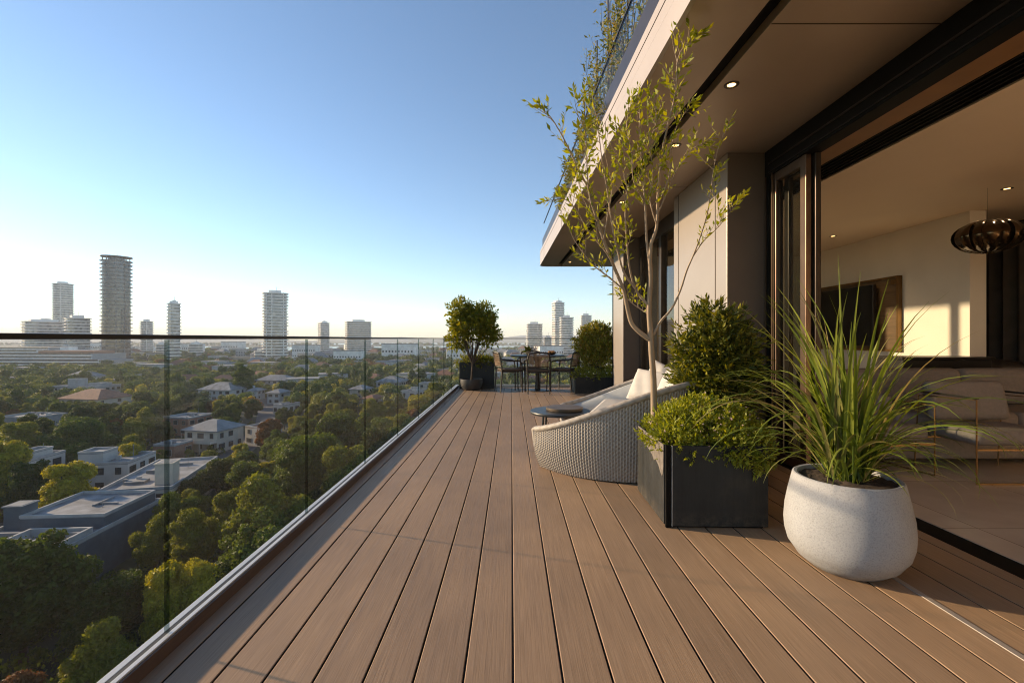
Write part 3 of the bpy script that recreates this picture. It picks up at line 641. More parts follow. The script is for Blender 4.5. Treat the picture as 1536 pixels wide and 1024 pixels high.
# dark conifer behind the planter in its own pot
cx, cy = 1.57, 3.62
pt = thing('plant_pot', 'plain dark pot hidden behind the steel planter holding the conifer shrub', 'pot', (cx, cy, 0))
MB().lathe([(.15,0), (.19,.03), (.21,.44), (.205,.45), (.19,.45), (.185,.40)], 28).build('pot_wall', 'charcoal_pot', pt, True); MB().lathe([(.001,.40), (.186,.405)], 20).build('soil', 'soil', pt)
L = [((cx-.05,cy,.78), (.23,.20,.20)), ((cx+.10,cy-.02,.78), (.22,.2,.22)), ((cx-.02,cy,.98), (.22,.2,.2)), ((cx+.13,cy,1.02), (.17,.16,.17)), ((cx-.04,cy,1.17), (.15,.14,.14)), ((cx+.12,cy,1.18), (.11,.1,.11)), ((cx+.0,cy,1.27), (.08,.08,.09)), ((cx-.22,cy-.02,1.0), (.07,.06,.08)), ((cx-.15,cy,.66), (.15,.14,.12)), ((cx+.2,cy,.86), (.13,.12,.14)), ((cx+.06,cy-.14,.66), (.14,.1,.13)), ((cx-.28,cy-.02,1.09), (.03,.03,.06))]
L = [((x+(cx+.02-x)*.12, y, z-.03), tuple(q*.84 for q in r_)) for (x, y, z), r_ in L]
cf = mound_plant('conifer_shrub', 'dense dark green conifer shrub against the pale cladding behind the planter', 'shrub', L, 16000, .052, .30, 'leaf_conifer', .12, seed=12, up=.35)
MB().tube([(cx, cy, .40), (cx+.01, cy, .8), (cx, cy, 1.2)], [.018, .013, .005], 8).build('trunk', 'dark_bark', cf, True)
# slender multi stemmed tree
def zt(py, off=0): return 3.12-.56*max(0, (612-py))/555+off
TR = [  # photograph traces of trunk and limbs, with radius at both ends (m) and an offset in depth
 ([(982,640),(981,612),(980,566),(977,525),(976,500),(974,475),(974,452),(976,419),(975,394)], .0235, .013, 0),
 ([(973,508),(958,497),(947,484),(941,462),(935,434),(921,400),(905,359),(896,331),(886,300),(882,283),(862,242),(846,209),(829,180),(817,166)], .017, .002, .03),
 ([(935,434),(911,414),(889,397),(874,378),(861,359),(852,338)], .006, .0015, .10),
 ([(927,415),(911,381),(883,347),(867,319),(850,300),(830,300)], .006, .0015, -.05),
 ([(980,502),(992,481),(1008,462),(1021,434),(1030,406),(1042,378),(1055,341),(1064,306),(1067,279),(1075,230),(1087,199)], .009, .0015, -.02),
 ([(1040,384),(1055,362),(1077,341),(1092,322),(1106,305)], .004, .001, .02),
 ([(975,394),(977,365),(985,340),(987,290),(993,230),(1003,184),(1014,135),(1016,94),(1026,70),(1042,58)], .012, .0015, 0),
 ([(975,400),(970,360),(968,310),(965,270),(962,230),(960,180),(958,150)], .010, .0015, .08),
 ([(971,456),(955,437),(945,405),(940,360),(938,320),(940,280),(932,240),(926,205)], .009, .0015, .10),
 ([(953,432),(936,409),(925,370),(917,330),(910,280),(903,240),(897,190),(890,150)], .008, .0015, .05),
 ([(972,470),(960,463),(945,452),(934,440)], .004, .001, .06),
 ([(987,320),(1000,290),(1012,262),(1026,235),(1040,222),(1050,220)], .004, .001, .06),
 ([(986,340),(975,300),(980,260),(975,215),(985,180),(978,150)], .005, .001, -.12),
 ([(965,300),(950,270),(948,230),(940,190),(945,160)], .004, .001, -.08),
 ([(990,300),(1005,260),(1008,215),(1020,180),(1032,165)], .004, .001, .05),
 ([(905,359),(912,320),(918,280),(908,230),(912,200)], .004, .001, .12),
 ([(896,331),(876,300),(870,270),(880,240)], .003, .001, .02),
 ([(882,283),(880,240),(878,200),(866,170),(862,150)], .004, .001, -.06)]
stt = thing('slender_tree', 'slender multi stemmed young tree with sparse yellow green leaves rising from the steel planter', 'tree', (.945, 3.12, .44))
org = Vector(stt.location); tk = MB(); sp = []; sa = []; leafP = []; leafA = []
rt = random.Random(11)
def smooth(pts, k=4):
    out = []
    for i in range(len(pts)-1):
        p0, p1, p2, p3 = pts[max(0, i-1)], pts[i], pts[i+1], pts[min(len(pts)-1, i+2)]
        for j in range(k):
            t = j/k; out.append(.5*((2*p1)+(-p0+p2)*t+(2*p0-5*p1+4*p2-p3)*t*t+(-p0+3*p1-3*p2+p3)*t**3))
    return out+[pts[-1]]
for bi, (px, r0, r1, off) in enumerate(TR):
    pts = []
    for k, (x, y) in enumerate(px):
        f = k/(len(px)-1); pts.append(at(x, y, zt(y, off*math.sin(PI*min(1, f*1.0)*.5)))-org)
    pts = smooth(pts); n = len(pts); rad = [r0+(r1-r0)*(i/(n-1))**.8 for i in range(n)]
    tk.tube(pts, rad, 10 if r0 > .012 else 6)
    if bi == 0: continue
    s0 = .35 if r0 > .008 else .15
    if bi == 4: s0 = .60
    if bi == 1: s0 = .5
    i = int(n*s0)
    while i < n:                                       # leafy side twigs
        p = pts[i]; d = (pts[min(n-1, i+1)]-pts[i-1]).normalized(); last = i >= n-2
        for q in range(1 if last else (2 if bi in (6,7,8,12,13) else 1)):
            sd_ = Vector((rt.gauss(0,1), rt.gauss(0,.8), rt.gauss(0,.6))).normalized()
            td = d if last else (d*.75+sd_*.75+Vector((0,0,.3))).normalized(); tl = rt.uniform(.05,.10) if last else rt.uniform(.05,.17)
            e = p+td*tl; tk.tube([p, p+td*tl*.5+sd_*.004, e], [max(.0012, min(.002, rad[i])), .0014, .0008], 4, cap=False)
            m = rt.randint(5, 9) if last else rt.randint(3, 8)
            for j in range(m):
                f = (j+1.2)/(m+.2); a = rt.uniform(0, 2*PI); o1 = td.orthogonal().normalized(); o2 = td.cross(o1)
                leafP.append(p+td*tl*f); leafA.append(td*(.75 if j < m-1 else 2)+(o1*math.cos(a)+o2*math.sin(a))*.8+Vector((0,0,.12)))
        i += rt.choice((1, 1, 2))
tk.build('trunk', 'tree_bark', stt, True)
V, f = leaves(np.array(leafP), np.array(leafA), .043, .36, rng, jitter=.4); link('foliage', fast_mesh('foliage', V, f, ['leaf_twig_tree']), stt)
# ------------------------------------------------------------------ concrete pot and tall grass
PX, PY = 1.625, 2.265
cp_ = thing('concrete_pot', 'squat pale concrete pot with tall grass standing by the sliding door', 'pot', (PX, PY, 0))
MB().lathe([(.14,.0), (.158,.004), (.21,.045), (.234,.082), (.247,.100), (.260,.15), (.264,.20), (.259,.27), (.245,.345), (.228,.42), (.224,.434), (.218,.438), (.205,.436), (.200,.426), (.198,.37)], 72).build('pot_wall', 'pale_concrete', cp_, True)
ms = MB(); rs = random.Random(2); vs = []; fs = []
for i in range(13):
    for k in range(40):
        r_ = .199*i/12; a = 2*PI*k/40; vs.append((r_*math.cos(a), r_*math.sin(a), .418+rs.uniform(-.007,.007)+.016*(1-i/12)))
for i in range(12):
    for k in range(40): fs.append((i*40+k, i*40+(k+1) % 40, (i+1)*40+(k+1) % 40, (i+1)*40+k))
ms.add(vs, fs); ms.build('soil', 'soil', cp_, True)
gr = thing('ornamental_grass', 'tall arching ornamental grass growing in the pale concrete pot', 'grass plant', (PX, PY, .42))
GV = []; GF = []
def blade(base, az, lean, length, droop, wid, seg=11, twist=0):
    global GV, GF
    p = Vector(base); el = PI/2-lean; st_ = length/seg; h = Vector((math.cos(az), math.sin(az), 0)); s = Vector((-math.sin(az), math.cos(az), 0)); o = len(GV)
    for i in range(seg+1):
        f = i/seg; wd = wid*(1-f**2.2)*(.55+.45*min(1, f*5))*.5+.0004; d = h*math.cos(el)+Vector((0,0,1))*math.sin(el); nrm = s.cross(d)
        a = twist*f; ss_ = s*math.cos(a)+nrm*math.sin(a)
        GV += [p+ss_*wd, p-nrm*wd*.35, p-ss_*wd]; p = p+d*st_; el -= droop*(.3+1.7*f)/seg
    for i in range(seg):
        for k in (0, 1): a = o+i*3+k; GF.append((a, a+1, a+4, a+3))
rg2 = random.Random(21)
for k in range(215):
    az = rg2.uniform(0, 2*PI); r_ = .085*math.sqrt(rg2.random()); a2 = rg2.uniform(0, 2*PI); t = rg2.random()
    if t < .42: lean, ln_, dr, wd = rg2.uniform(.03,.32), rg2.uniform(.55,1.05), rg2.uniform(.2,1.2), rg2.uniform(.014,.022)
    elif t < .8: lean, ln_, dr, wd = rg2.uniform(.25,.65), rg2.uniform(.5,.95), rg2.uniform(1.1,2.3), rg2.uniform(.013,.021)
    else: lean, ln_, dr, wd = rg2.uniform(.5,1.0), rg2.uniform(.35,.68), rg2.uniform(1.2,2.4), rg2.uniform(.010,.016)
    if math.cos(az) > .2: ln_ *= .86
    blade((r_*math.cos(a2), r_*math.sin(a2), 0), az*.8+a2*.2 if rg2.random() < .5 else az, lean, ln_, dr, wd, twist=rg2.uniform(-.8,.8))
for az, lean, ln_, dr in ((1.2,.05,1.12,.12), (.2,.26,.85,1.0), (-.1,.36,.78,1.3), (3.3,.55,.98,1.9), (3.0,.35,.9,2.3), (2.6,.14,.95,.5), (2.9,.2,.9,.5), (.05,.42,.84,1.9), (-.3,.48,.8,2.4), (-.6,.45,.82,2.5), (3.6,.5,.85,2.0), (2.8,.25,1.05,.7), (.5,.25,.85,.8), (.1,.7,.6,2.3), (-.4,.7,.66,2.7), (3.14,.7,.8,2.0)):
    blade((.03*math.cos(az), .03*math.sin(az), 0), az, lean, ln_, dr, .016, 16, .4)
link('grass_leaves', fast_mesh('grass_leaves', [tuple(v) for v in GV], GF, ['grass_blade'], smooth=True), gr)
# ------------------------------------------------------------------ far end of the deck: dining set and planters
def dining_chair(label, loc, rz):
    t = thing('dining_chair', label, 'chair', loc, rz, 'dining chairs round the black table')
    m = MB(); m.box(-.235, .235, -.22, .23, .415, .44); m.build('seat', 'chair_frame', t, bevel=.01)
    rbox('seat_cushion', 'seat_brown', t, -.225, .225, -.205, .22, .442, .485, .018)
    for sx in (-1, 1):
        MB().tube([(sx*.225, .215, 0), (sx*.235, .215, .43), (sx*.245, .20, .60), (sx*.25, .15, .645)], [.012, .017, .014, .012], 8).build('leg', 'chair_frame', t, True)
        MB().tube([(sx*.215, -.245, 0), (sx*.22, -.215, .43), (sx*.232, -.245, .64), (sx*.20, -.275, .805)], [.012, .018, .016, .014], 8).build('leg', 'chair_frame', t, True)
        MB().tube([(sx*.25, .16, .642), (sx*.262, -.02, .655), (sx*.25, -.18, .66), (sx*.225, -.255, .70)], [.014, .016, .016, .012], 8).build('armrest', 'chair_frame', t, True)
    fr = MB(); top = [(x, -.28-.045*(1-(x/.2)**2), .805+.02*(1-(x/.2)**2)) for x in np.linspace(-.2, .2, 9)]; lo = [(x*1.05, -.235-.03*(1-(x/.2)**2), .535) for x in np.linspace(-.2, .2, 9)]
    fr.tube(top, .017, 8); fr.build('top_rail', 'chair_frame', t, True); MB().tube(lo, .011, 8).build('lower_rail', 'chair_frame', t, True)
    wv_ = MB()
    for i in range(15):
        x = -.18+.36*i/14; q = 1-(x/.2)**2
        wv_.tube([(x*1.03, -.235-.03*q, .535), (x*1.02, -.262-.04*q, .67), (x, -.28-.045*q, .80)], .0058, 5, cap=False)
    for j in range(11):
        z = .555+.023*j; wv_.tube([(x*(1.05-.05*j/11), -.238-.04*j/11-(.03+.015*j/11)*(1-(x/.2)**2)+.005*(-1)**j, z) for x in np.linspace(-.195, .195, 7)], .0055, 4, cap=False)
    wv_.build('woven_back', 'chair_rattan', t); return t
dt = thing('dining_table', 'round black dining table at the far end of the deck', 'table', (.56, 9.95, 0))
MB().lathe([(.05,.725), (.56,.725), (.585,.735), (.59,.748), (.585,.755), (.001,.755)], 56).build('table_top', 'table_black', dt, True)
MB().lathe([(.26,0), (.26,.015), (.06,.03), (.045,.3), (.05,.6), (.12,.724)], 28).build('pedestal', 'chair_frame', dt, True)
dining_chair('dining chair nearest the wicker daybed with its woven back to the viewer', (.53, 9.52, 0), R(4))
dining_chair('dining chair beside the bowl potted tree turned towards the table', (-.05, 9.78, 0), R(-72))
dining_chair('dining chair between the table and the topiary planter', (1.12, 9.86, 0), R(62))
dining_chair('dining chair against the end glass facing the viewer across the table', (.40, 10.36, 0), R(172))
vs_t = thing('table_plant', 'tiny potted succulent standing on the black dining table', 'potted plant', (.36, 9.95, .756))
MB().lathe([(.03,0), (.045,.01), (.05,.08), (.044,.085), (.04,.07)], 20).build('cup', 'terracotta_cup', vs_t, True); V, f = leaves(np.tile([[0,0,.07]], (50, 1)), rng.normal(size=(50, 3))*[.5,.5,.3]+[0,0,.8], .13, .25, rng); link('foliage', fast_mesh('foliage', V, f, ['leaf_topiary']), vs_t)
vg = thing('reed_vase', 'pale vase of dried reeds on the black dining table', 'vase', (.50, 9.88, .756))
MB().lathe([(.025,0), (.04,.02), (.035,.06), (.02,.08), (.022,.09)], 20).build('vase_body', 'terracotta_cup', vg, True); V, f = leaves(np.tile([[0,0,.07]], (40, 1)), rng.normal(size=(40, 3))*[.45,.45,.1]+[0,0,.9], .16, .06, rng); link('dried_reeds', fast_mesh('dried_reeds', V, f, ['leaf_blossom']), vg)
fb = thing('fruit_bowl', 'shallow bowl of orange fruit on the black dining table', 'bowl', (.86, 10.0, .756))
MB().lathe([(.03,0), (.06,.006), (.115,.045), (.12,.048), (.11,.046), (.05,.014)], 28).build('bowl_body', 'tray_wood', fb, True)
mat('orange_skin', (.55,.22,.03), .5)
for k in range(4): MB().lathe([(.001,0), (.025,.006), (.036,.03), (.025,.058), (.002,.066)], 14, c=(.045*math.cos(k*1.7), .045*math.sin(k*1.7), .025)).build('fruit', 'orange_skin', fb, True)
ep = thing('trough_planter', 'long black trough planter behind the bowl potted tree', 'planter', (-.72, 10.45, 0))
MB().box(-.43, .34, -.14, -.125, .0, .575).box(-.43, .34, .115, .13, .0, .575).box(-.43, -.415, -.1245, .1145, .0, .575).box(.325, .34, -.1245, .1145, .0, .575).build('planter_wall', 'blackened_steel', ep, bevel=.003); MB().box(-.414, .324, -.124, .114, .4, .53).build('soil', 'soil', ep)
L = [((x, 10.44+.03*math.sin(i*2), .57), (.11, .1, .09+.03*math.sin(i*3))) for i, x in enumerate(np.linspace(-1.08, -.45, 7))]
mound_plant('trough_shrub', 'low green shrubs filling the black trough planter', 'shrub', L, 2600, .05, .4, 'leaf_potted', .08, seed=31)
bw = thing('bowl_pot', 'round dark bowl shaped pot holding the leafy tree beside the balustrade', 'pot', (-.86, 10.08, 0))
MB().lathe([(.13,0), (.17,.008), (.225,.08), (.24,.17), (.238,.235), (.228,.24), (.216,.235), (.212,.19)], 40).build('pot_wall', 'charcoal_pot', bw, True); MB().lathe([(.001,.20), (.213,.195)], 24).build('soil', 'soil', bw)
def small_tree(name, label, base, h0, lobes, n, size, asp, m, limbs, seed, r0=.022):
    rng = np.random.default_rng(seed); t = thing(name, label, 'tree' if 'tree' in name else 'shrub', base); tb = MB(); fork = Vector((.02, 0, h0))
    tb.tube([(0,0,0), (.008, .004, h0*.5), fork], [r0, r0*.85, r0*.75], 8)
    for (c, r) in limbs:
        e = Vector(c); mid = (fork+e)/2+Vector((0, 0, -.05)); tb.tube(smooth([fork, mid, e], 3), list(np.linspace(r0*.6, .004, 7)), 6)
    tb.build('trunk', 'dark_bark', t, True)
    ns = n//7; P, D = blob(lobes, ns, rng, .5); D = unit(D+np.array([0,0,.45])+rng.normal(size=D.shape)*.5); allP = []; allA = []
    for k in range(7):
        f = (k+1)/7; side = unit(np.cross(D, rng.normal(size=D.shape))); allP.append(P+D*.13*f); allA.append(unit(D*(.4+f*.6)+side*(1-.4*f)))
    V, f = leaves(np.concatenate(allP), np.concatenate(allA), size, asp, rng); link('foliage', fast_mesh('foliage', V, f, [m]), t); return t
L = []; rl = random.Random(8)
for k in range(26):
    a = rl.uniform(0, 2*PI); el = rl.uniform(-.85, 1.5); d = (math.cos(a)*math.cos(el), math.sin(a)*math.cos(el)*.62, math.sin(el)); q = rl.uniform(.45, 1.0)
    L.append(((d[0]*.56*q, d[1]*.5*q, 1.10+d[2]*.62*q), (rl.uniform(.09,.17),)*3))
small_tree('potted_tree', 'bushy green potted tree in the bowl pot before the skyline', (-.86, 10.08, .19), .36, L, 9500, .070, .46, 'leaf_potted', L[:16], 41)
tp = thing('low_planter', 'low dark planter box carrying the round topiary shrub by the column', 'planter', (1.76, 9.82, 0))
MB().box(-.47, .45, -.42, -.405, 0, .32).box(-.47, .45, .40, .415, 0, .32).box(-.47, -.455, -.4045, .3995, 0, .32).box(.435, .45, -.4045, .3995, 0, .32).build('planter_wall', 'blackened_steel', tp, bevel=.003); MB().box(-.454, .434, -.404, .399, .2, .29).build('soil', 'soil', tp)
L = [((1.34+.17*i, 9.52+.05*math.sin(i*2.3), .37), (.11, .12, .10+.02*math.sin(i*1.9))) for i in range(6)]+[((1.4+.2*i, 9.8, .38), (.13, .13, .10)) for i in range(5)]
mound_plant('groundcover_plant', 'low yellow green plants round the foot of the topiary shrub', 'plant', L, 5200, .035, .4, 'leaf_cushion', .06, seed=51)
L = []
for k in range(30):
    a = rl.uniform(0, 2*PI); el = rl.uniform(-1.0, 1.5); d = (math.cos(a)*math.cos(el), math.sin(a)*math.cos(el), math.sin(el)); L.append(((d[0]*.33, d[1]*.33, .62+d[2]*.33), (rl.uniform(.10,.17),)*3))
L.append(((0,0,.62), (.3,.3,.3)))
small_tree('topiary_shrub', 'rounded reddish green topiary shrub in the low planter by the column', (1.80, 9.78, .28), .20, L, 13000, .05, .48, 'leaf_topiary', L[:12], 43, .025)
# roof terrace plants
for i, (y, h, x, lb) in enumerate(((3.5,1.35,1.12,'dense twiggy roof terrace shrub over the top edge of the picture'), (4.2,1.5,1.10,'tall leafy roof terrace shrub beside the top edge of the picture'), (4.95,1.5,1.10,'roof terrace shrub tied to the taller thin stake'), (5.5,1.42,1.10,'roof terrace shrub tied to the shorter thin stake'), (6.2,1.1,1.08,'spindly roof terrace shrub with bare upright twigs'), (7.1,.75,1.06,'small leafy roof terrace shrub above the slender tree'))):
    rng2 = np.random.default_rng(60+i); t = thing('terrace_shrub', lb, 'shrub', (x+sk(y), y, 3.175), 0, 'shrubs on the roof terrace'); tb = MB(); LP = []; LA = []
    for k in range(16):
        a = rng2.uniform(0, 2*PI); hgt = h*rng2.uniform(.55, 1.0); sx = rng2.uniform(.02, .12); pts = [Vector((sx*math.cos(a)*.3, sx*math.sin(a)*.6, .02))]
        for j in range(1, 7):
            f = j/6; pts.append(Vector((sx*math.cos(a)*(.5+f)+rng2.normal()*.015, (sx*math.sin(a)*(1+3*f))+rng2.normal()*.03, .02+hgt*f)))
        tb.tube(pts, list(np.linspace(.006, .0015, 7)), 4, cap=False)
        for j in range(80 if i < 4 else 44):
            f = rng2.uniform(.12, 1)*6; q = min(5, int(f)); p = pts[q].lerp(pts[q+1], f-q); dv = Vector(rng2.normal(size=3)); LP.append(p+dv*.025); LA.append(dv*.6+Vector((0,0,.5)))
    tb.tube([(0, 0, .0), (0, .02, h*1.02)], .008, 5); tb.build('stem', 'dark_bark', t)
    V, f = leaves(np.array(LP), np.array(LA), .045, .4, rng2); link('foliage', fast_mesh('foliage', V, f, ['leaf_vine']), t)
L = [((1.0+sk(y), y, 3.38+.13*math.sin(y*5)), (.05, .18, .12)) for y in np.arange(4.6, 8.2, .3)]
mound_plant('trailing_vine', 'ragged green vine trailing over the upper edge of the pale fascia', 'vine', L, 3600, .045, .4, 'leaf_vine', .09, seed=71, up=0)
# ------------------------------------------------------------------ land, bay and hills
gm = MB(); gx = [-6400, -3000, -1200, -500, -200, 0, 200, 500, 1200, 3000, 6400]; gy = [-150, 0, 100, 300, 700, 1500, 3000, 6900]
gm.add([(x, y, GZ) for y in gy for x in gx], [(j*len(gx)+i, j*len(gx)+i+1, (j+1)*len(gx)+i+1, (j+1)*len(gx)+i) for j in range(len(gy)-1) for i in range(len(gx)-1)])
struct(gm.build('ground', 'land'), 'green suburban land far below the terrace')
def bank(y, amp, s): return [(x, y+amp*math.sin(x*.004+s)+amp*.5*math.sin(x*.013+s*2)) for x in range(-1500, 2001, 50)]
for nm, y0, y1, s, x0, x1, lb in (('bay_water', 1280, 1850, 1.0, -1500, 2000, 'pale strip of bay water beyond the towers'), ('inlet_water', 2500, 3300, 2.2, -1500, 2000, 'thin far inlet of water under the hills')):
    a, b = bank(y0, 130, s), bank(y1, 160, s+1); n = len(a)
    struct(MB().add([(x, y, GZ+.35) for x, y in a+b], [(i, i+1, n+i+1, n+i) for i in range(n-1)]).build(nm, 'bay_water'), lb)
hl = MB(); hx_ = list(range(-6300, 6301, 150)); rh = random.Random(4); vs = []; fs = []
for i, x in enumerate(hx_):
    h = 38+22*math.sin(x*.0011+1)+16*math.sin(x*.0031)+9*math.sin(x*.0083)+rh.uniform(-3, 3); 
    vs += [(x, 4700, GZ-.5), (x, 5200, GZ+h*.8), (x, 5700, GZ+h), (x, 6600, GZ-.5)]
for i in range(len(hx_)-1):
    for k in range(3): a = i*4+k; fs.append((a, a+4, a+5, a+1))
struct(hl.add(vs, fs).build('hills', 'far_hill', None, True), 'low hazy hills along the horizon')
def strip(pts, wd, z):
    m = MB(); n = len(pts); vs = []
    for i, p in enumerate(pts):
        d = (Vector(pts[min(i+1, n-1)])-Vector(pts[max(i-1, 0)])).normalized(); q = Vector((-d.y, d.x))*wd/2; vs += [(p[0]+q.x, p[1]+q.y, z), (p[0]-q.x, p[1]-q.y, z)]
    return m.add(vs, [(2*i, 2*i+1, 2*i+3, 2*i+2) for i in range(n-1)])
struct(strip([(-84, 60), (-78, 84), (-74, 100), (-72, 122), (-84, 160), (-120, 230), (-150, 340)], 7, GZ+.02).build('road', 'asphalt'), 'grey side street between the houses and trees')
struct(strip([(-260, 190), (-120, 228), (-40, 250), (60, 262)], 8, GZ+.06).build('cross_road', 'asphalt'), 'street crossing the suburb')
# ------------------------------------------------------------------ houses
BOX = {}; HB = []       # pixel boxes and plan circles kept clear of trees
def clear(cx, cy, rad, box): HB.append((cx, cy, rad, box))
def proj(x, y, z): return (VX+x*F/y, VY+(CAMZ-z)*F/y)
def house(name, label, cx, cy, w_, d, h, rz, wall, roof, style='flat', storeys=2, cat='house', extras=(), wins=True, group=None):
    t = thing(name, label, cat, (cx, cy, GZ), rz, group); hw, hd = w_/2, d/2
    MB().box(-hw, hw, -hd, hd, -.5, h).build('wall', wall, t)
    rf = MB(); pq = MB()
    if style == 'flat':
        rf.box(-hw-.02, hw+.02, -hd-.02, hd+.02, h+.01, h+.12)
        for a in ((-hw-.03, hw+.03, -hd-.03, -hd+.25), (-hw-.03, hw+.03, hd-.25, hd+.03), (-hw-.03, -hw+.25, -hd+.26, hd-.26), (hw-.25, hw+.03, -hd+.26, hd-.26)): pq.box(*a, h+.121, h+.55)
        ro = rf.build('roof', [roof], t); pq.build('parapet', 'parapet_cap', ro)
    else:
        e = .7; k = min(hw, hd)*.85; rx, ry = max(.2, hw-k), max(.2, hd-k); ph_ = k*.55
        rf.add([(-hw-e, -hd-e, h), (hw+e, -hd-e, h), (hw+e, hd+e, h), (-hw-e, hd+e, h), (-hw-e, -hd-e, h+.22), (hw+e, -hd-e, h+.22), (hw+e, hd+e, h+.22), (-hw-e, hd+e, h+.22), (-rx, -ry, h+.22+ph_), (rx, -ry, h+.22+ph_), (rx, ry, h+.22+ph_), (-rx, ry, h+.22+ph_)],
            [(0,3,2,1), (0,1,5,4), (1,2,6,5), (2,3,7,6), (3,0,4,7), (4,5,9,8), (5,6,10,9), (6,7,11,10), (7,4,8,11), (8,9,10,11)]); ro = rf.build('roof', roof, t)
    rr_ = random.Random(int(abs(cx*13+cy*7)))
    for ex in extras:
        kind, x, y, sx, sy, sh = ex
        z0 = h+.125 if style == 'flat' else h+.6
        if kind == 'chimney': MB().box(x-sx/2, x+sx/2, y-sy/2, y+sy/2, z0, z0+sh).box(x-sx/2-.15, x+sx/2+.15, y-sy/2-.15, y+sy/2+.15, z0+sh+.002, z0+sh+.2).build('chimney', wall, ro); MB().box(x-sx/2+.2, x+sx/2-.2, y-sy/2+.2, y+sy/2-.2, z0+sh+.202, z0+sh+.23).build('chimney_opening', 'roof_grey', ro)
        elif kind == 'block':
            bo = MB().box(x-sx/2, x+sx/2, y-sy/2, y+sy/2, z0, z0+sh).build('roof_room', wall, t); MB().box(x-sx/2, x+sx/2, y-sy/2, y+sy/2, z0+sh+.002, z0+sh+.12).build('roof_slab', roof, bo); pa = MB(); X0, X1, Y_0, Y_1 = x-sx/2-.06, x+sx/2+.06, y-sy/2-.06, y+sy/2+.06
            for a in ((X0, X1, Y_0, Y_0+.24), (X0, X1, Y_1-.24, Y_1), (X0, X0+.24, Y_0+.241, Y_1-.241), (X1-.24, X1, Y_0+.241, Y_1-.241)): pa.box(*a, z0+sh+.122, z0+sh+.5)
            pa.build('parapet', 'parapet_cap', bo)
        elif kind == 'tray':
            m = MB()
            for a in ((x-sx/2, x+sx/2, y-sy/2, y-sy/2+.3), (x-sx/2, x+sx/2, y+sy/2-.3, y+sy/2), (x-sx/2, x-sx/2+.3, y-sy/2+.301, y+sy/2-.301), (x+sx/2-.3, x+sx/2, y-sy/2+.301, y+sy/2-.301)): m.box(*a, z0, z0+sh)
            m.build('parapet', 'parapet_cap', ro)
        elif kind == 'vent': MB().box(x-sx/2, x+sx/2, y-sy/2, y+sy/2, z0, z0+sh).build('roof_vent', 'roof_grey', ro)
        elif kind == 'veranda':
            m = MB().box(-hw-.1, hw+.1, -hd-2.2, -hd-.01, sh, sh+.22)
            for q in np.linspace(-hw+.2, hw-.2, 4): m.box(q-.1, q+.1, -hd-2.1, -hd-1.9, 0, sh-.002)
            m.box(-hw, hw, -hd-2.15, -hd-2.08, sh+.221, sh+1.0); m.build('veranda', wall, t)
    if style == 'flat':
        for k in range(4):
            vx, vy = rr_.uniform(-hw*.8, hw*.8), rr_.uniform(-hd*.8, hd*.8); sz = rr_.uniform(.3, .7); MB().box(vx-sz, vx+sz, vy-sz*.6, vy+sz*.6, h+.125, h+.125+rr_.uniform(.4, .9)).build('roof_vent', rr_.choice(['roof_grey', 'white_render']), ro)
        MB().tube([(hw*.5, hd*.3, h+.12), (hw*.5, hd*.3, h+2.6)], .04, 5).build('aerial', 'roof_grey', ro)
    if wins:
        for s in range(storeys):
            z = h/storeys*(s+.32); wh = min(1.5, h/storeys*.48)
            for side, ln_, fx in ((0, w_, lambda u: (u, -hd)), (1, d, lambda u: (hw, u))):
                m = max(2, min(6, int(ln_/3)))
                for k in range(m):
                    if rr_.random() < .15: continue
                    u = -ln_/2+ln_*(k+.5)/m; ww = rr_.choice((.55, .75, 1.0)); x, y = fx(u)
                    if side == 0: f = MB().box(x-ww-.08, x+ww+.08, y-.05, y-.002, z-.08, z+wh+.08); g_ = MB().box(x-ww, x+ww, y-.065, y-.051, z, z+wh)
                    else: f = MB().box(x+.002, x+.05, y-ww-.08, y+ww+.08, z-.08, z+wh+.08); g_ = MB().box(x+.051, x+.065, y-ww, y+ww, z, z+wh)
                    fo = f.build('window', 'white_render', t); g_.build('pane', 'town_window', fo)
    cs_, sn_ = math.cos(rz), math.sin(rz); cr = [(cx+sx*hw*cs_-sy*hd*sn_, cy+sx*hw*sn_+sy*hd*cs_) for sx in (-1, 1) for sy in (-1, 1)]
    us = [proj(x, y, GZ+h)[0] for x, y in cr]; v0 = min(proj(x, y, GZ+h)[1] for x, y in cr); v1 = max(proj(x, y, GZ+h*.45)[1] for x, y in cr)
    BOX[(cx, cy)] = (hw, hd, cs_, sn_); clear(cx, cy, max(hw, hd)+1.0, (min(us), v0, max(us), v1, cy+hd*.6)); return t
def hpx(px, py, wpx, depth, h, **k):
    p = ground(px, py); return dict(cx=p.x, cy=p.y+depth/2, w_=wpx*p.y/F, d=depth, h=h, **k)
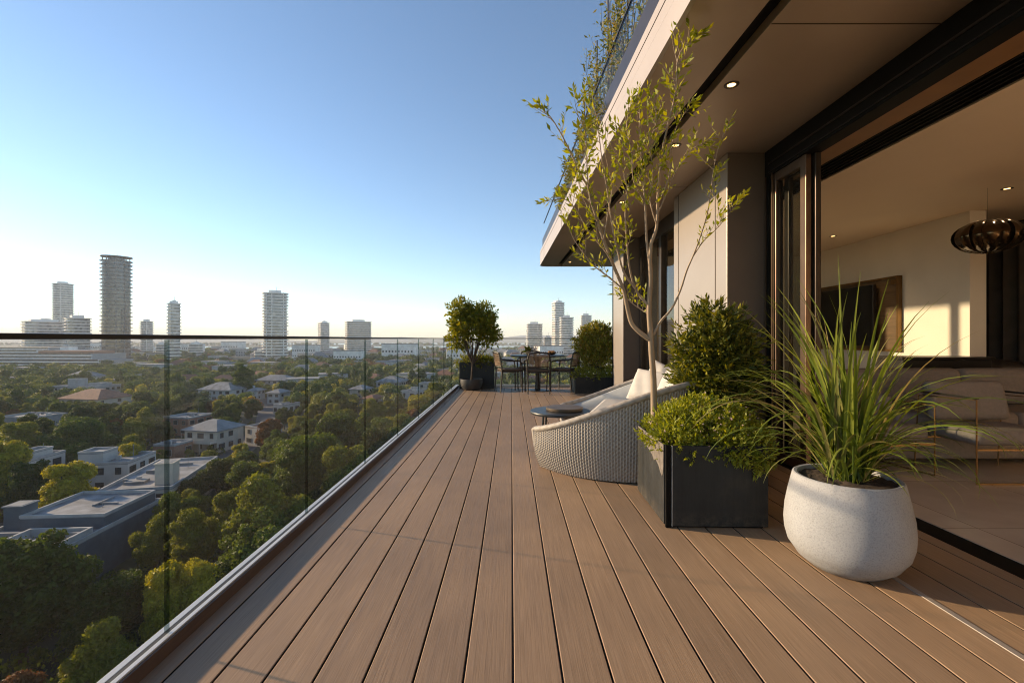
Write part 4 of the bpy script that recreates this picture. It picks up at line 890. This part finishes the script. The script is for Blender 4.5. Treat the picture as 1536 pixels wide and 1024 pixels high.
# the long flat roofed complex in the nearest trees
t1 = house('flat_roof_building', 'long dark slate building with stepped flat roofs and pale parapets below the glass', -59.0, 60.5, 13.5, 20, 5.4, R(4), 'slate_cladding', 'roof_membrane', storeys=1, wins=False, cat='building', extras=(('block', 1.2, 4.2, 10.2, 9.5, 1.5), ('chimney', -5.0, .8, 2.2, 2.2, 2.9), ('vent', -1.5, -5.5, 6.5, .5, .9), ('vent', 2.5, -7.5, .5, 4.0, .9), ('vent', -4.8, -6.0, 2.2, 2.0, .8), ('vent', 4.0, -3.2, 3.0, .4, .7), ('vent', -3.5, -2.5, 4.0, .35, .6), ('tray', 2.6, -5.6, 7.4, 6.6, 1.0), ('vent', 2.0, 5.0, .3, 3.5, 1.9), ('vent', 3.2, 4.2, 2.6, .25, 1.85)))
house('flat_roof_building', 'long pale flat roofed building with a square roof tower behind the slate building', -62.8, 84.5, 10.5, 20, 5.6, R(14), 'cream_render', 'roof_membrane', storeys=2, cat='building', extras=(('chimney', 3.0, -6.2, 2.6, 2.6, 3.4), ('vent', -1.5, 1, 3.5, .4, .5), ('vent', 0, 5.5, 5, .35, .45), ('vent', -2, -5, 3, 2, .4)))
house('white_house', 'plain white cubic house with a box shaped roof room beside the round golden tree', -80.5, 95, 9.8, 9, 5.6, R(8), 'white_render', 'roof_membrane', storeys=2, extras=(('block', -2.4, -1.2, 4.4, 4.2, 1.8),), wins=True)
H = hpx(306, 678, 58, 9, 5.6); house('veranda_house', 'two storey grey house with low hip roof and a front veranda', rz=R(-12), wall='cream_render', roof='roof_grey', style='hip', extras=(('veranda', 0, 0, 0, 0, 2.7), ('vent', 1, 0, .6, .6, 1.6)), **H)
H = hpx(268, 653, 46, 9, 5.2); house('brick_house', 'brick and white house with pale flat roof behind the veranda house', rz=R(-14), wall='town_brick', roof='roof_membrane', extras=(('vent', 1, 0, .8, .8, .9), ('vent', -1, 1, .8, .8, .7)), **H)
H = hpx(324, 602, 54, 13, 5.4); house('white_villa', 'broad white villa with pale hip roof and tall windows among the trees', rz=R(-8), wall='white_render', roof='roof_membrane', style='hip', extras=(('chimney', -2, 0, 1, 1, 2.5), ('chimney', 5, 1, .8, .8, 1.6)), **H)
H = hpx(412, 606, 20, 8, 5.0); house('white_cottage', 'small white cottage with a grey gable next to the white villa', rz=R(-8), wall='white_render', roof='roof_grey', style='hip', **H)
H = hpx(122, 618, 70, 14, 5.2); house('hip_roof_house', 'wide house with rusty brown hip roof left of the handrail joint', rz=R(-10), wall='cream_render', roof='roof_rust', style='hip', extras=(('chimney', 3, 0, 1, 1, 1.8),), **H)
H = hpx(115, 597, 78, 12, 5.6); house('grey_villa', 'low grey flat roofed villa with a cubic stair tower', rz=R(-6), wall='grey_render', roof='roof_membrane', extras=(('block', -5.5, 0, 6, 5, 3.2), ('block', 7.5, 0, 7, 6, 1.2)), **H)
H = hpx(26, 648, 66, 10, 4.4); house('flat_roof_house', 'low house with pale flat roof at the edge of the dense trees', rz=R(-6), wall='grey_render', roof='roof_membrane', storeys=1, extras=(('vent', 1, 0, 1.2, 1.2, .7),), **H)
H = hpx(10, 742, 58, 8, 6.2); house('white_house', 'white house with rounded bay half hidden by the leftmost trees', rz=R(4), wall='white_render', roof='roof_grey', extras=(('block', 1.5, 0, 3, 4, 1.2),), **H)
H = hpx(247, 690, 34, 6, 3.4); house('brick_cottage', 'tiny red brick cottage beside the side street', rz=R(-4), wall='town_brick', roof='roof_grey', storeys=1, **H)
H = hpx(386, 668, 34, 7, 4.8); house('brick_house', 'pale blue and brick house beside the rusty autumn tree', rz=R(-24), wall='white_render', roof='roof_rust', **H)
H = hpx(378, 600, 16, 7, 4.4); house('white_cottage', 'little white cottage with two chimneys under the tall oval tree', rz=R(0), wall='white_render', roof='roof_grey', style='hip', extras=(('chimney', -1, 0, .7, .7, 1.6),), **H)
H = hpx(409, 582, 50, 12, 4.6); house('long_house', 'long low grey roofed house beyond the second glass joint', rz=R(-4), wall='grey_render', roof='roof_grey', style='hip', **H)
H = hpx(584, 588, 36, 12, 5.6); house('grey_house', 'blue grey roofed house seen through the farther glass panels', rz=R(-10), wall='grey_render', roof='roof_membrane', style='hip', extras=(('chimney', 2, 0, .9, .9, 1.6),), **H)
H = hpx(617, 606, 26, 9, 5.6); house('white_house', 'white house with brick flank close to the lit trees at the deck edge', rz=R(-20), wall='white_render', roof='roof_grey', extras=(('block', 1, 0, 3, 3, 1.4),), **H)
H = hpx(537, 598, 22, 9, 4.6); house('cream_house', 'cream house with pale hip roof between glass joints', rz=R(-12), wall='cream_render', roof='roof_membrane', style='hip', **H)
H = hpx(556, 614, 20, 8, 4.4); house('rust_roof_house', 'small house with rust coloured roof below the blue grey one', rz=R(-18), wall='white_render', roof='roof_rust', style='hip', **H)
H = hpx(422, 622, 18, 9, 3.6); house('pale_bungalow', 'single storey bungalow with white flat roof sunk in the trees', rz=R(-20), wall='white_render', roof='roof_membrane', storeys=1, **H)
H = hpx(640, 590, 22, 9, 5.2); house('cream_house', 'cream flat roofed house just left of the farthest glass joints', rz=R(-10), wall='cream_render', roof='roof_membrane', **H)
# terraced low block by the towers
tb_ = thing('terraced_block', 'long low terraced apartment block with stepped balconies below the left towers', 'building', (-440, 470, GZ), R(-4))
for i, (x0, x1, y0, z0, z1) in enumerate(((-170, 26, 0, -.5, 8.5), (-180, 4, 14, 8.5, 14.5), (-185, -60, 28, 14.5, 21))):
    b = MB().box(x0, x1, y0, y0+40, z0, z1).build('storey', 'grey_render', tb_); e = MB()
    for k in range(int((z1-z0)/3)): e.box(x0-1, x1+1, y0-2.2, y0-.1, z0+.6+3.1*k, z0+1.7+3.1*k)
    e.build('balcony', 'tower_concrete', b); g_ = MB()
    for k in range(int((z1-z0)/3)): g_.box(x0+1, x1-1, y0-.09, y0-.01, z0+1.75+3.1*k, z0+3.4+3.1*k)
    g_.build('window_band', 'tower_glass_dark', b)
MB().box(-58, 4, 16, 40, 14.52, 17.5).build('roof_room', 'town_brick', tb_); clear(-470, 490, 120, (0, 532, 152, 560, 470))
# ------------------------------------------------------------------ towers
def fp_round(rx, ry, n=40, p=2.4):
    return [(rx*abs(math.cos(a))**(2/p)*math.copysign(1, math.cos(a)), ry*abs(math.sin(a))**(2/p)*math.copysign(1, math.sin(a))) for a in [2*PI*k/n for k in range(n)]]
def tower(name, label, pxc, pyb, wpx, pytop, fp='round', glass='tower_glass', slab='tower_concrete', fh=3.5, out=1.3, depth=.9, bare=(), rz=0, turn=0, crown='box', rail=1.15, cat='tower', p=2.4, group=None):
    bare = tuple(bare)+tuple((k*36+4+(k*7) % 11, k*36+12+(k*7) % 11) for k in range(10))
    gp = ground(pxc, pyb); s = gp.y/F; h = (pyb-pytop)*s; D_ = math.hypot(gp.x, gp.y); rx = wpx*s/2*(gp.y/D_)*(1-.28*abs(turn))-out; ry = rx*depth; n = 96; rz = math.asin(-gp.x/D_)+turn; k_ = 1+ry/D_
    base = fp_round(rx, ry, n, p if fp == 'round' else 7.0)
    t = thing(name, label, cat, (gp.x*k_, gp.y*k_, GZ), rz, group); nf = max(2, int((h-3)/fh)); m = MB(); vs = []; fs = []; mi = []
    tr__ = random.Random(int(pxc)); bays = {}
    def ring(z, o, f=-1):
        q = []
        for k, (x, y) in enumerate(base):
            l = math.hypot(x, y); a = math.degrees(math.atan2(y, x)) % 360
            oo = 0.0 if any(b0 <= a <= b1 for b0, b1 in bare) else o
            if f >= 0 and oo: oo *= bays.setdefault((f//(1+k//8 % 3), k//8), 1.0 if tr__.random() > .22 else tr__.choice((.15, .45, .6)))
            q.append((x*(1+oo/l), y*(1+oo/l), z))
        vs.extend(q)
    def bridge(mt):
        o = len(vs)-2*n
        for k in range(n): k2 = (k+1) % n; fs.append((o+k, o+k2, o+n+k2, o+n+k)); mi.append(mt)
    ring(-.5, 0)
    for f in range(nf):
        z = f*fh
        ring(z, .0); bridge(1); ring(z+.01, out, f); bridge(0); ring(z+rail*(.85+.3*tr__.random()), out, f); bridge(0); ring(z+rail*1.18, 0); bridge(0); ring(z+fh-.02, 0); bridge(1)
    zt_ = nf*fh; ring(zt_, out); bridge(0); ring(zt_+1.0, out); bridge(0); fs.append(tuple(len(vs)-n+k for k in range(n))); mi.append(0)
    m.add(vs, fs, mi); m.build('facade', [slab, glass], t)
    pr = MB()
    if crown == 'ring':
        for k in range(0, n, 12): x, y = base[k]; pr.box(x*.93-.5, x*.93+.5, y*.93-.5, y*.93+.5, zt_+1.01, zt_+5)
        m2 = MB(); o = fp_round(rx+out, ry+out, n, p); m2.prism(o, zt_+5.01, zt_+6).build('roof_ring', 'tower_grey', t); pr.build('roof_column', 'tower_grey', t)
        MB().prism([(x*.6, y*.6) for x, y in base], zt_+1.01, zt_+5).build('plant_room', glass, t)
    elif crown == 'step':
        MB().box(-rx*.7, rx*.65, -ry*.6, ry*.6, zt_+1.01, zt_+3.4).build('plant_room', slab, t); MB().box(-rx*.2, rx*.3, -ry*.3, ry*.3, zt_+3.41, zt_+4.6).build('lift_room', slab, t)
    else: MB().box(-rx*.55, rx*.5, -ry*.5, ry*.5, zt_+1.01, zt_+4.2).build('plant_room', slab, t)
    MB().tube([(rx*.1, 0, zt_+1), (rx*.1, 0, zt_+9)], .18, 5).build('mast', 'roof_grey', t)
    for a in bare[:len(bare)-10]:
        am = R((a[0]+a[1])/2); l = rx*.98; c_ = math.cos(am); s_ = math.sin(am)
        x = (abs(c_)**(2/p))*math.copysign(rx, c_) if fp == 'round' else 0; y = (abs(s_)**(2/p))*math.copysign(ry, s_) if fp == 'round' else 0
        if fp == 'round': MB().box(x*1.01-.5, x*1.01+.5, y*1.01-.5, y*1.01+.5, 0, zt_+1.2).build('pier', slab, t)
    rad = max(rx, ry)+out+2; u0, v0 = proj(gp.x-rx, gp.y, GZ+h); u1, v1 = proj(gp.x+rx, gp.y, GZ+14); clear(gp.x*k_, gp.y*k_, rad, (u0, v0, u1, v1, gp.y)); return t
tower('round_tower', 'tallest dark round tower with banded balconies and open crown', 174.5, 547, 51, 383, glass='tower_glass_dark', slab='tower_grey', fh=4.3, out=1.8, bare=((262, 276), (300, 306)), crown='ring', rail=.8, depth=.8, p=2.1)
tower('round_tower', 'pale round tower rising behind the wide stepped apartment block', 94.5, 536, 36, 423, fh=3.7, out=1.7, bare=((255, 262),), crown='box')
tower('apartment_block', 'wide pale stepped apartment block in front of the pale round tower', 66, 545, 74, 476, fp='box', fh=3.6, out=1.6, depth=.5, crown='step', cat='apartment block', turn=0.25)
tower('apartment_block', 'taller wing of pale flats joined to the wide stepped block', 116, 546, 45, 471, fp='box', fh=3.6, out=1.6, depth=.8, crown='box', cat='apartment block', turn=0.25)
tower('podium_block', 'low pale office podium with banded windows before the stepped apartment block', 97, 549, 84, 519, fp='box', fh=4.2, out=1.0, depth=.35, crown='box', cat='office block')
tower('slim_tower', 'small pale tower just right of the dark round tower', 220, 536, 23, 479, fh=3.6, out=1.8, bare=((265, 275),))
tower('low_tower', 'short faint block of flats between the small tower and the slim tower', 242, 541, 19, 513, fp='box', fh=3.6, out=1.2)
tower('slim_tower', 'slim tower with vertical pale piers behind the first glass joint', 261, 549, 23, 451, fp='box', fh=3.6, out=1.3, bare=((250, 268), (280, 292)), crown='step', p=5, turn=0.45)
tower('low_tower', 'isolated short tan block of flats beside the slim tower', 294, 540, 23, 513, fp='box', fh=3.6, out=1.0, crown='step')
tower('white_tower', 'white residential tower with stacked balconies in the middle of the skyline', 413, 546, 41, 432, fh=3.5, out=1.9, bare=((258, 266), (300, 306), (228, 234)), p=3.2)
tower('podium_block', 'small white annexe at the foot of the white residential tower', 389, 546, 15, 522, fp='box', fh=3.6, out=.6)
tower('slim_tower', 'slender stepped tower between the white tower and the broad dark one', 485.5, 535, 19, 480, fp='box', fh=3.5, out=1.3, crown='step', bare=((255, 285),), turn=0.45)
tower('broad_tower', 'broad tower with dark glazed centre beside a strip of water', 537, 534, 43, 479, fp='box', fh=3.7, out=1.6, glass='tower_glass_dark', bare=((253, 287),), crown='box', depth=.6, turn=0.25)
tower('round_tower', 'blue grey tower standing above the dining table', 801.5, 537, 26, 483, fh=3.5, out=1.2, p=4, crown='box')
tower('low_tower', 'small hazy tower between the dining table towers', 822, 536, 13, 503, fp='box', fh=3.5, out=.8)
tower('tall_tower', 'tallest pale tower of the cluster above the dining chairs', 837, 538, 20, 449, fp='box', fh=3.5, out=1.0, crown='step', p=5, bare=((280, 300),), turn=0.45)
tower('round_tower', 'pale striped tower overlapping the tallest one above the dining chairs', 850, 540, 22, 472, fh=3.5, out=1.5, p=4)
tower('slim_tower', 'small pale tower just over the topiary shrub', 879, 534, 18, 470, fh=3.5, out=1.2, p=4)
# ------------------------------------------------------------------ trees
def tree_proto(nlobes, Rr, Hh, nleaf, size, seed, m, base=.28, flat=1.0):
    rng = np.random.default_rng(seed); lobes = []
    nlobes = int(nlobes*2.6)
    for k in range(nlobes):
        a = rng.uniform(0, 2*PI); q = math.sqrt(rng.uniform(.05, 1)); z = rng.uniform(0, 1); wdt = math.sin(PI*(.18+.72*z))**.8
        r_ = Rr*rng.uniform(.13, .32); lobes.append(((Rr*.74*q*wdt*math.cos(a), Rr*.74*q*wdt*math.sin(a), Hh*base+(Hh*(.93-base))*z), (r_, r_, r_*rng.uniform(.62, .9)*flat)))
    lobes.append(((0, 0, Hh*(base+.3)), (Rr*.6, Rr*.6, Hh*.26)))
    P, D = blob(lobes, int(nleaf*3.2), rng, .68); P = P+rng.normal(size=P.shape)*Rr*.022; V, f = foliage_tufts(P, D, size*.58, .6, rng, .85, .6); V = np.concatenate([V, shade_cores(lobes, .62)]); f = np.arange(len(V)).reshape(-1, 4)  # hidden solid balls added to the crown so clumps shade themselves
    cm = fast_mesh('crown', V, f, [LM[m]]); tb = MB(); tb.tube([(0,0,-.4), (.05, .03, Hh*.2), (.0, .08, Hh*.5)], [Rr*.07, Rr*.055, Rr*.03], 7)
    for (c, r_) in lobes[:7]:
        tb.tube([(.03, .03, Hh*.22), (c[0]*.5, c[1]*.5, Hh*.22+(c[2]-Hh*.22)*.6), c], [Rr*.035, Rr*.022, Rr*.008], 5, cap=False)
    tm = tb.build('trunk', 'dark_bark'); me = tm.data; bpy.data.objects.remove(tm); return cm, me
KINDS = [  # name, description, prototypes, height, radius
 ('broadleaf_tree', 'rounded dark green tree', [tree_proto(13, 4.2, 8.6, 7500, .46, 100+i, 'dark') for i in range(3)], 8.6, 4.2),
 ('broadleaf_tree', 'spreading mid green tree', [tree_proto(15, 4.6, 8.0, 8000, .46, 200+i, 'mid') for i in range(3)], 8.0, 4.6),
 ('olive_tree', 'billowing olive green tree', [tree_proto(12, 3.8, 8.2, 7000, .42, 300+i, 'olive') for i in range(2)], 8.2, 3.8),
 ('golden_tree', 'sunlit golden green tree', [tree_proto(11, 3.0, 7.2, 6000, .40, 400+i, 'gold') for i in range(2)], 7.2, 3.0),
 ('oval_tree', 'tall oval dark tree', [tree_proto(12, 3.3, 11.5, 7500, .46, 500, 'dark', .18), tree_proto(12, 3.2, 11, 7500, .46, 501, 'mid', .18)], 11.5, 3.3),
 ('autumn_tree', 'rusty autumn tree', [tree_proto(11, 3.2, 6.6, 6500, .38, 600, 'rust')], 6.6, 3.2),
 ('small_tree', 'small bushy tree', [tree_proto(8, 2.3, 4.6, 4200, .34, 700, 'mid', .12), tree_proto(8, 2.2, 4.4, 4200, .34, 701, 'olive', .12)], 4.6, 2.3)]
placed = []; ntree = [0]
GRP = 'trees growing below the terrace'
def plant(x, y, ki, s, sz=1.0, label=None, lowish=0):
    nm, ds_, protos, hh_, rr_ = KINDS[ki]; r_ = random.Random(int(x*100)+int(y*37)); cm, tm = protos[r_.randrange(len(protos))]
    t = thing(nm, label or ds_+' in the wooded suburb below the terrace', 'tree', (x, y, GZ), r_.uniform(0, 2*PI), GRP); t.scale = (s, s, s*sz)
    link('trunk', tm, t); link('crown', cm, t); placed.append((x, y, rr_*s)); ntree[0] += 1; return t
def pp(px, pytop, d): p = at(px, pytop, d); return p.x, p.y, p.z-GZ      # position and height of a tree whose top shows at a pixel
def hero(px, pytop, d, ki, label, wide=1.0):
    x, y, h = pp(px, pytop, d); s = h/KINDS[ki][3]; t = plant(x, y, ki, s*wide, 1/wide, label); placed[-1] = (x, y, KINDS[ki][4]*s*wide); return t
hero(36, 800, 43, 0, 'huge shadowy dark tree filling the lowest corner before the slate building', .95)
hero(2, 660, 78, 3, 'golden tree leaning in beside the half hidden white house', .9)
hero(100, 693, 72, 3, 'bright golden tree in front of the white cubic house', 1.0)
hero(45, 690, 76, 0, 'dark tree between the half hidden white house and the golden tree', .9)
hero(193, 664, 98, 3, 'round golden lit tree standing alone by the side street', .9)
hero(112, 628, 108, 1, 'broad spreading tree behind the white cubic house', 1.15)
hero(30, 632, 105, 2, 'olive tree crown in front of the low flat roofed house', 1.15)
hero(215, 612, 130, 2, 'tall olive tree left of the brick and white house', .8)
hero(365, 540, 235, 4, 'tall oval tree towering over the little white cottage', 1.3)
hero(405, 628, 122, 5, 'rusty autumn tree beside the pale blue and brick house', 1.0)
hero(283, 588, 172, 0, 'rounded dark tree just below the white villa', 1.0)
hero(330, 690, 86, 0, 'big dark tree in front of the veranda house', 1.1)
hero(345, 735, 66, 2, 'olive tree cluster crown right of the slate building', .9)
hero(288, 762, 57, 2, 'olive tree near the first glass joint below the slate building', .8)
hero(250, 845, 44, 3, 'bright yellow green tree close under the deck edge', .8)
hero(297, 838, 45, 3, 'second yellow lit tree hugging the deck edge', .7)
hero(385, 770, 53, 1, 'mid green tree rising against the kerb of the deck', .9)
hero(175, 862, 44, 0, 'dark spreading tree under the slate building wall', 1.1)
hero(505, 628, 92, 0, 'largest dark tree mass seen through the third glass panel', 1.0)
hero(540, 612, 104, 4, 'tall dark oval tree rising in front of the cream house', 1.15)
hero(465, 655, 76, 1, 'broad mid green tree rising behind the second glass joint', 1.0)
hero(432, 668, 68, 4, 'tall oval tree between the first and second glass joints', 1.0)
hero(575, 640, 84, 0, 'massive dark tree crowding the kerb of the deck', .95)
hero(398, 712, 58, 2, 'large olive tree close under the deck edge', .95)
hero(607, 622, 112, 2, 'tall billowing olive tree near the deck edge beyond the third joint', 1.0)
hero(520, 668, 70, 2, 'billowing olive tree in front of the largest dark tree mass', .9)
hero(560, 598, 150, 2, 'tall olive tree right behind the third glass joint', 1.0)
hero(440, 668, 98, 1, 'mid green tree left of the second glass joint', 1.2)
hero(655, 574, 190, 2, 'sunlit olive tree touching the far deck edge', 1.4)
hero(628, 592, 165, 3, 'golden lit tree at the far deck edge', 1.5)
hero(570, 628, 125, 1, 'spreading tree below the cream house near the deck edge', 1.2)
hero(150, 930, 37, 2, 'low olive tree under the bottom glass corner', .8)
hero(287, 716, 79, 0, 'dark tree against the far end of the long pale building', .9)
hero(263, 742, 66, 1, 'mid green tree against the side wall of the long pale building', .85)
hero(232, 775, 58, 2, 'olive tree at the near corner of the slate building', .75)
hero(318, 672, 104, 6, 'small bushy tree beside the veranda house', 1.2)
def blocked(x, y, r_, h):
    u, v = proj(x, y, GZ+h*.85); ru = r_*F/y
    for (hx2, hy2, rad, (u0, v0, u1, v1, d)) in HB:
        if (hx2, hy2) in BOX:
            hw, hd, c_, s_ = BOX[(hx2, hy2)]; lx, ly = (x-hx2)*c_+(y-hy2)*s_, -(x-hx2)*s_+(y-hy2)*c_
            if abs(lx) < hw+r_*.6 and abs(ly) < hd+r_*.6: return True
        elif (x-hx2)**2+(y-hy2)**2 < (rad*.8+r_*.55)**2: return True
        if y < d and u+ru*.65 > u0 and u-ru*.65 < u1 and v < v0+(v1-v0)*(.5 if d > 75 else .8) and d-y < 60+d*.25: return True
    return False
rt = random.Random(77); WAY = [(-84,60), (-78,84), (-74,100), (-72,122), (-84,160), (-120,230)]
def near_road(x, y):
    for a, b in zip(WAY[:-1], WAY[1:]):
        ax, ay, bx, by = *a, *b; t_ = max(0, min(1, ((x-ax)*(bx-ax)+(y-ay)*(by-ay))/((bx-ax)**2+(by-ay)**2)))
        if math.hypot(x-ax-t_*(bx-ax), y-ay-t_*(by-ay)) < 4.5: return True
    return False
def visible(x, y, h, r_):
    u, v = proj(x, y, GZ+h); ru = r_*F/y
    if u+ru < -70 or u-ru > 930: return False
    edge = VX-1.195*(v-VY)+70
    return (u-ru < edge and v < 1060) if v > 588 else True
cells = []
y = 32.0
while y < 330:
    x = -1.25*y
    while x < .32*y: cells.append((x+rt.uniform(-2.4, 2.4), y+rt.uniform(-2.4, 2.4))); x += 5.4+y*.006
    y += 4.9+y*.006
cells.sort(key=lambda c: c[1])
rest = []; MAXT = 300
for (x, y) in cells:
    ki = rt.choices(range(7), (26, 26, 20, 9, 8, 3, 14))[0]; s = rt.uniform(.78, 1.18); r_ = KINDS[ki][4]*s; h = KINDS[ki][3]*s
    if not visible(x, y, h, r_) or near_road(x, y): continue
    if any((x-a)**2+(y-b)**2 < (.62*(r_+c))**2 for a, b, c in placed): continue
    if blocked(x, y, r_, h):
        ki = 6; s = rt.uniform(.45, .75); r_ = KINDS[6][4]*s; h = KINDS[6][3]*s
        if blocked(x, y, r_, h): continue
    if ntree[0] < MAXT: plant(x, y, ki, s, rt.uniform(.9, 1.1))
    else: rest.append((x, y, r_, h, ki)); placed.append((x, y, r_))
# farther woods: one mass
for k in range(5200):
    y = 300*math.exp(rt.random()*2.2); x = rt.uniform(-1.2, .36)*y
    if rt.random() < .3 and y < 1200: pass
    s = rt.uniform(.7, 1.5); ki = rt.choices((0, 1, 2, 5), (40, 34, 22, 4))[0]; r_ = 4.4*s; h = 8*s
    if blocked(x, y, r_, h) or (1200 < y < 1950) : continue
    g_ = math.sin(x*.013+y*.004)+math.sin(y*.011-x*.006+2)
    if g_ < -.9: continue
    rest.append((x, y, r_, h, ki))
for k in range(900):
    y = 26*math.exp(rt.random()*2.6); x = -y*rt.uniform(1.25, 2.6)-6; s = rt.uniform(.7, 1.3); ki = rt.choices((0, 1, 2, 3), (36, 34, 22, 6))[0]
    if not blocked(x, y, 4.4*s, 8*s): rest.append((x, y, 4.4*s, 8*s, ki))
rngf = np.random.default_rng(99); VV = []; MI = []
for (x, y, r_, h, ki) in rest:
    nl = int(max(26, min(900, 150000/y))) if x > -1.25*y else int(max(26, min(700, 60000/y))); sz = max(.55, y*.0021)
    lb = [((x+rngf.uniform(-.5, .5)*r_, y+rngf.uniform(-.5, .5)*r_, GZ+h*rngf.uniform(.45, .8)), (r_*.62, r_*.62, h*.26)) for q in range(5)]
    P, D = blob(lb, nl, rngf, .8); V, f = foliage_tufts(P, D, sz, .8, rngf, .5); V = np.concatenate([V, shade_cores(lb, .74, 6, 4)]); VV.append(V); MI.append(np.full(len(V)//4, {0:0, 1:1, 2:2, 3:3, 4:0, 5:4, 6:1}[ki]))
VV = np.concatenate(VV); wm = fast_mesh('woodland', VV, np.arange(len(VV)).reshape(-1, 4), [LM[k] for k in ('dark', 'mid', 'olive', 'gold', 'rust')], np.concatenate(MI))
tag(link('woodland', wm), 'continuous tree canopy stretching away between the far houses and towers', 'woodland', None, 'stuff')
# low ground cover
ug = []; VV = []
for k in range(1500):
    y = 33*math.exp(rt.random()*2.0); x = rt.uniform(-1.2, .3)*y
    if near_road(x, y) or any((x-a)**2+(y-b)**2 < (rad*.9)**2 for a, b, rad, _ in HB): continue
    r_ = rt.uniform(.9, 2.0); P, D = blob([((x, y, GZ+.3), (r_, r_, r_*.7))], int(max(40, 9000/y)), rngf, .8); V, f = leaves(P, D+rngf.normal(size=D.shape)*.6, .34+.001*y, .7, rngf); VV.append(V)
VV = np.concatenate(VV); um = fast_mesh('undergrowth', VV, np.arange(len(VV)).reshape(-1, 4), [LM['mid']]); tag(link('undergrowth', um), 'dark undergrowth filling the ground between the trees', 'undergrowth', None, 'stuff')
# far houses, a few pixels each
def far_proto(name, w_, d, h, wall, roof, hip):
    m = MB().box(-w_/2, w_/2, -d/2, d/2, -.5, h, 0)
    if hip: m.add([(-w_/2-.6, -d/2-.6, h), (w_/2+.6, -d/2-.6, h), (w_/2+.6, d/2+.6, h), (-w_/2-.6, d/2+.6, h), (-w_/4, 0, h+2.6), (w_/4, 0, h+2.6)], [(0,3,2,1), (0,1,5,4), (1,2,5), (2,3,4,5), (3,0,4)], 1)
    else: m.box(-w_/2-.2, w_/2+.2, -d/2-.2, d/2+.2, h+.01, h+.5, 1)
    for k in range(int(w_/3)): u = -w_/2+1.5+3*k; m.box(u-.7, u+.7, -d/2-.05, -d/2-.01, h*.55, h*.55+1.4, 2)
    for k in range(int(w_/3)): u = -w_/2+1.5+3*k; m.box(u-.7, u+.7, -d/2-.05, -d/2-.01, h*.15, h*.15+1.4, 2)
    o = m.build(name, [wall, roof, 'town_window']); me = o.data; bpy.data.objects.remove(o); return me
FP = [('far_house', 'far white house with grey hip roof among the woods', far_proto('far_house', 13, 10, 6, 'white_render', 'roof_grey', 1)), ('far_house', 'far cream house with rusty roof among the woods', far_proto('far_house', 12, 9, 5.5, 'cream_render', 'roof_rust', 1)),
      ('far_house', 'far pale flat roofed house among the woods', far_proto('far_house', 16, 12, 6.5, 'white_render', 'roof_membrane', 0)), ('far_block', 'far low apartment block of several storeys', far_proto('far_block', 30, 14, 13, 'tower_concrete', 'roof_grey', 0)), ('far_block', 'far long grey shed like building near the water', far_proto('far_block', 44, 22, 8, 'grey_render', 'roof_membrane', 0))]
nf = 0; fpos = []
for k in range(4000):
    if nf >= 250: break
    y = 260*math.exp(rt.random()*1.4); x = rt.uniform(-1.15, .30)*y; u, v = proj(x, y, GZ)
    if any((x-a)**2+(y-b)**2 < (rad+10)**2 for a, b, rad, _ in HB) or any((x-a)**2+(y-b)**2 < 19**2 for a, b in fpos): continue
    nm, lb, me = FP[rt.choices(range(5), (30, 20, 26, 14 if y > 520 else 0, 8 if y > 700 else 0))[0]]
    o = link(nm, me, None, (x, y, GZ)); o.rotation_euler = (0, 0, rt.uniform(-.5, .5)); sc_ = rt.uniform(.8, 1.2)*(1.25 if y > 600 else 1); o.scale = (sc_, sc_, sc_*(1.25 if y > 350 else 1.05)); tag(o, lb, 'house' if nm == 'far_house' else 'building', 'far buildings among the woods'); fpos.append((x, y)); nf += 1
print('trees', ntree[0], 'woodland', len(rest), 'far houses', nf)
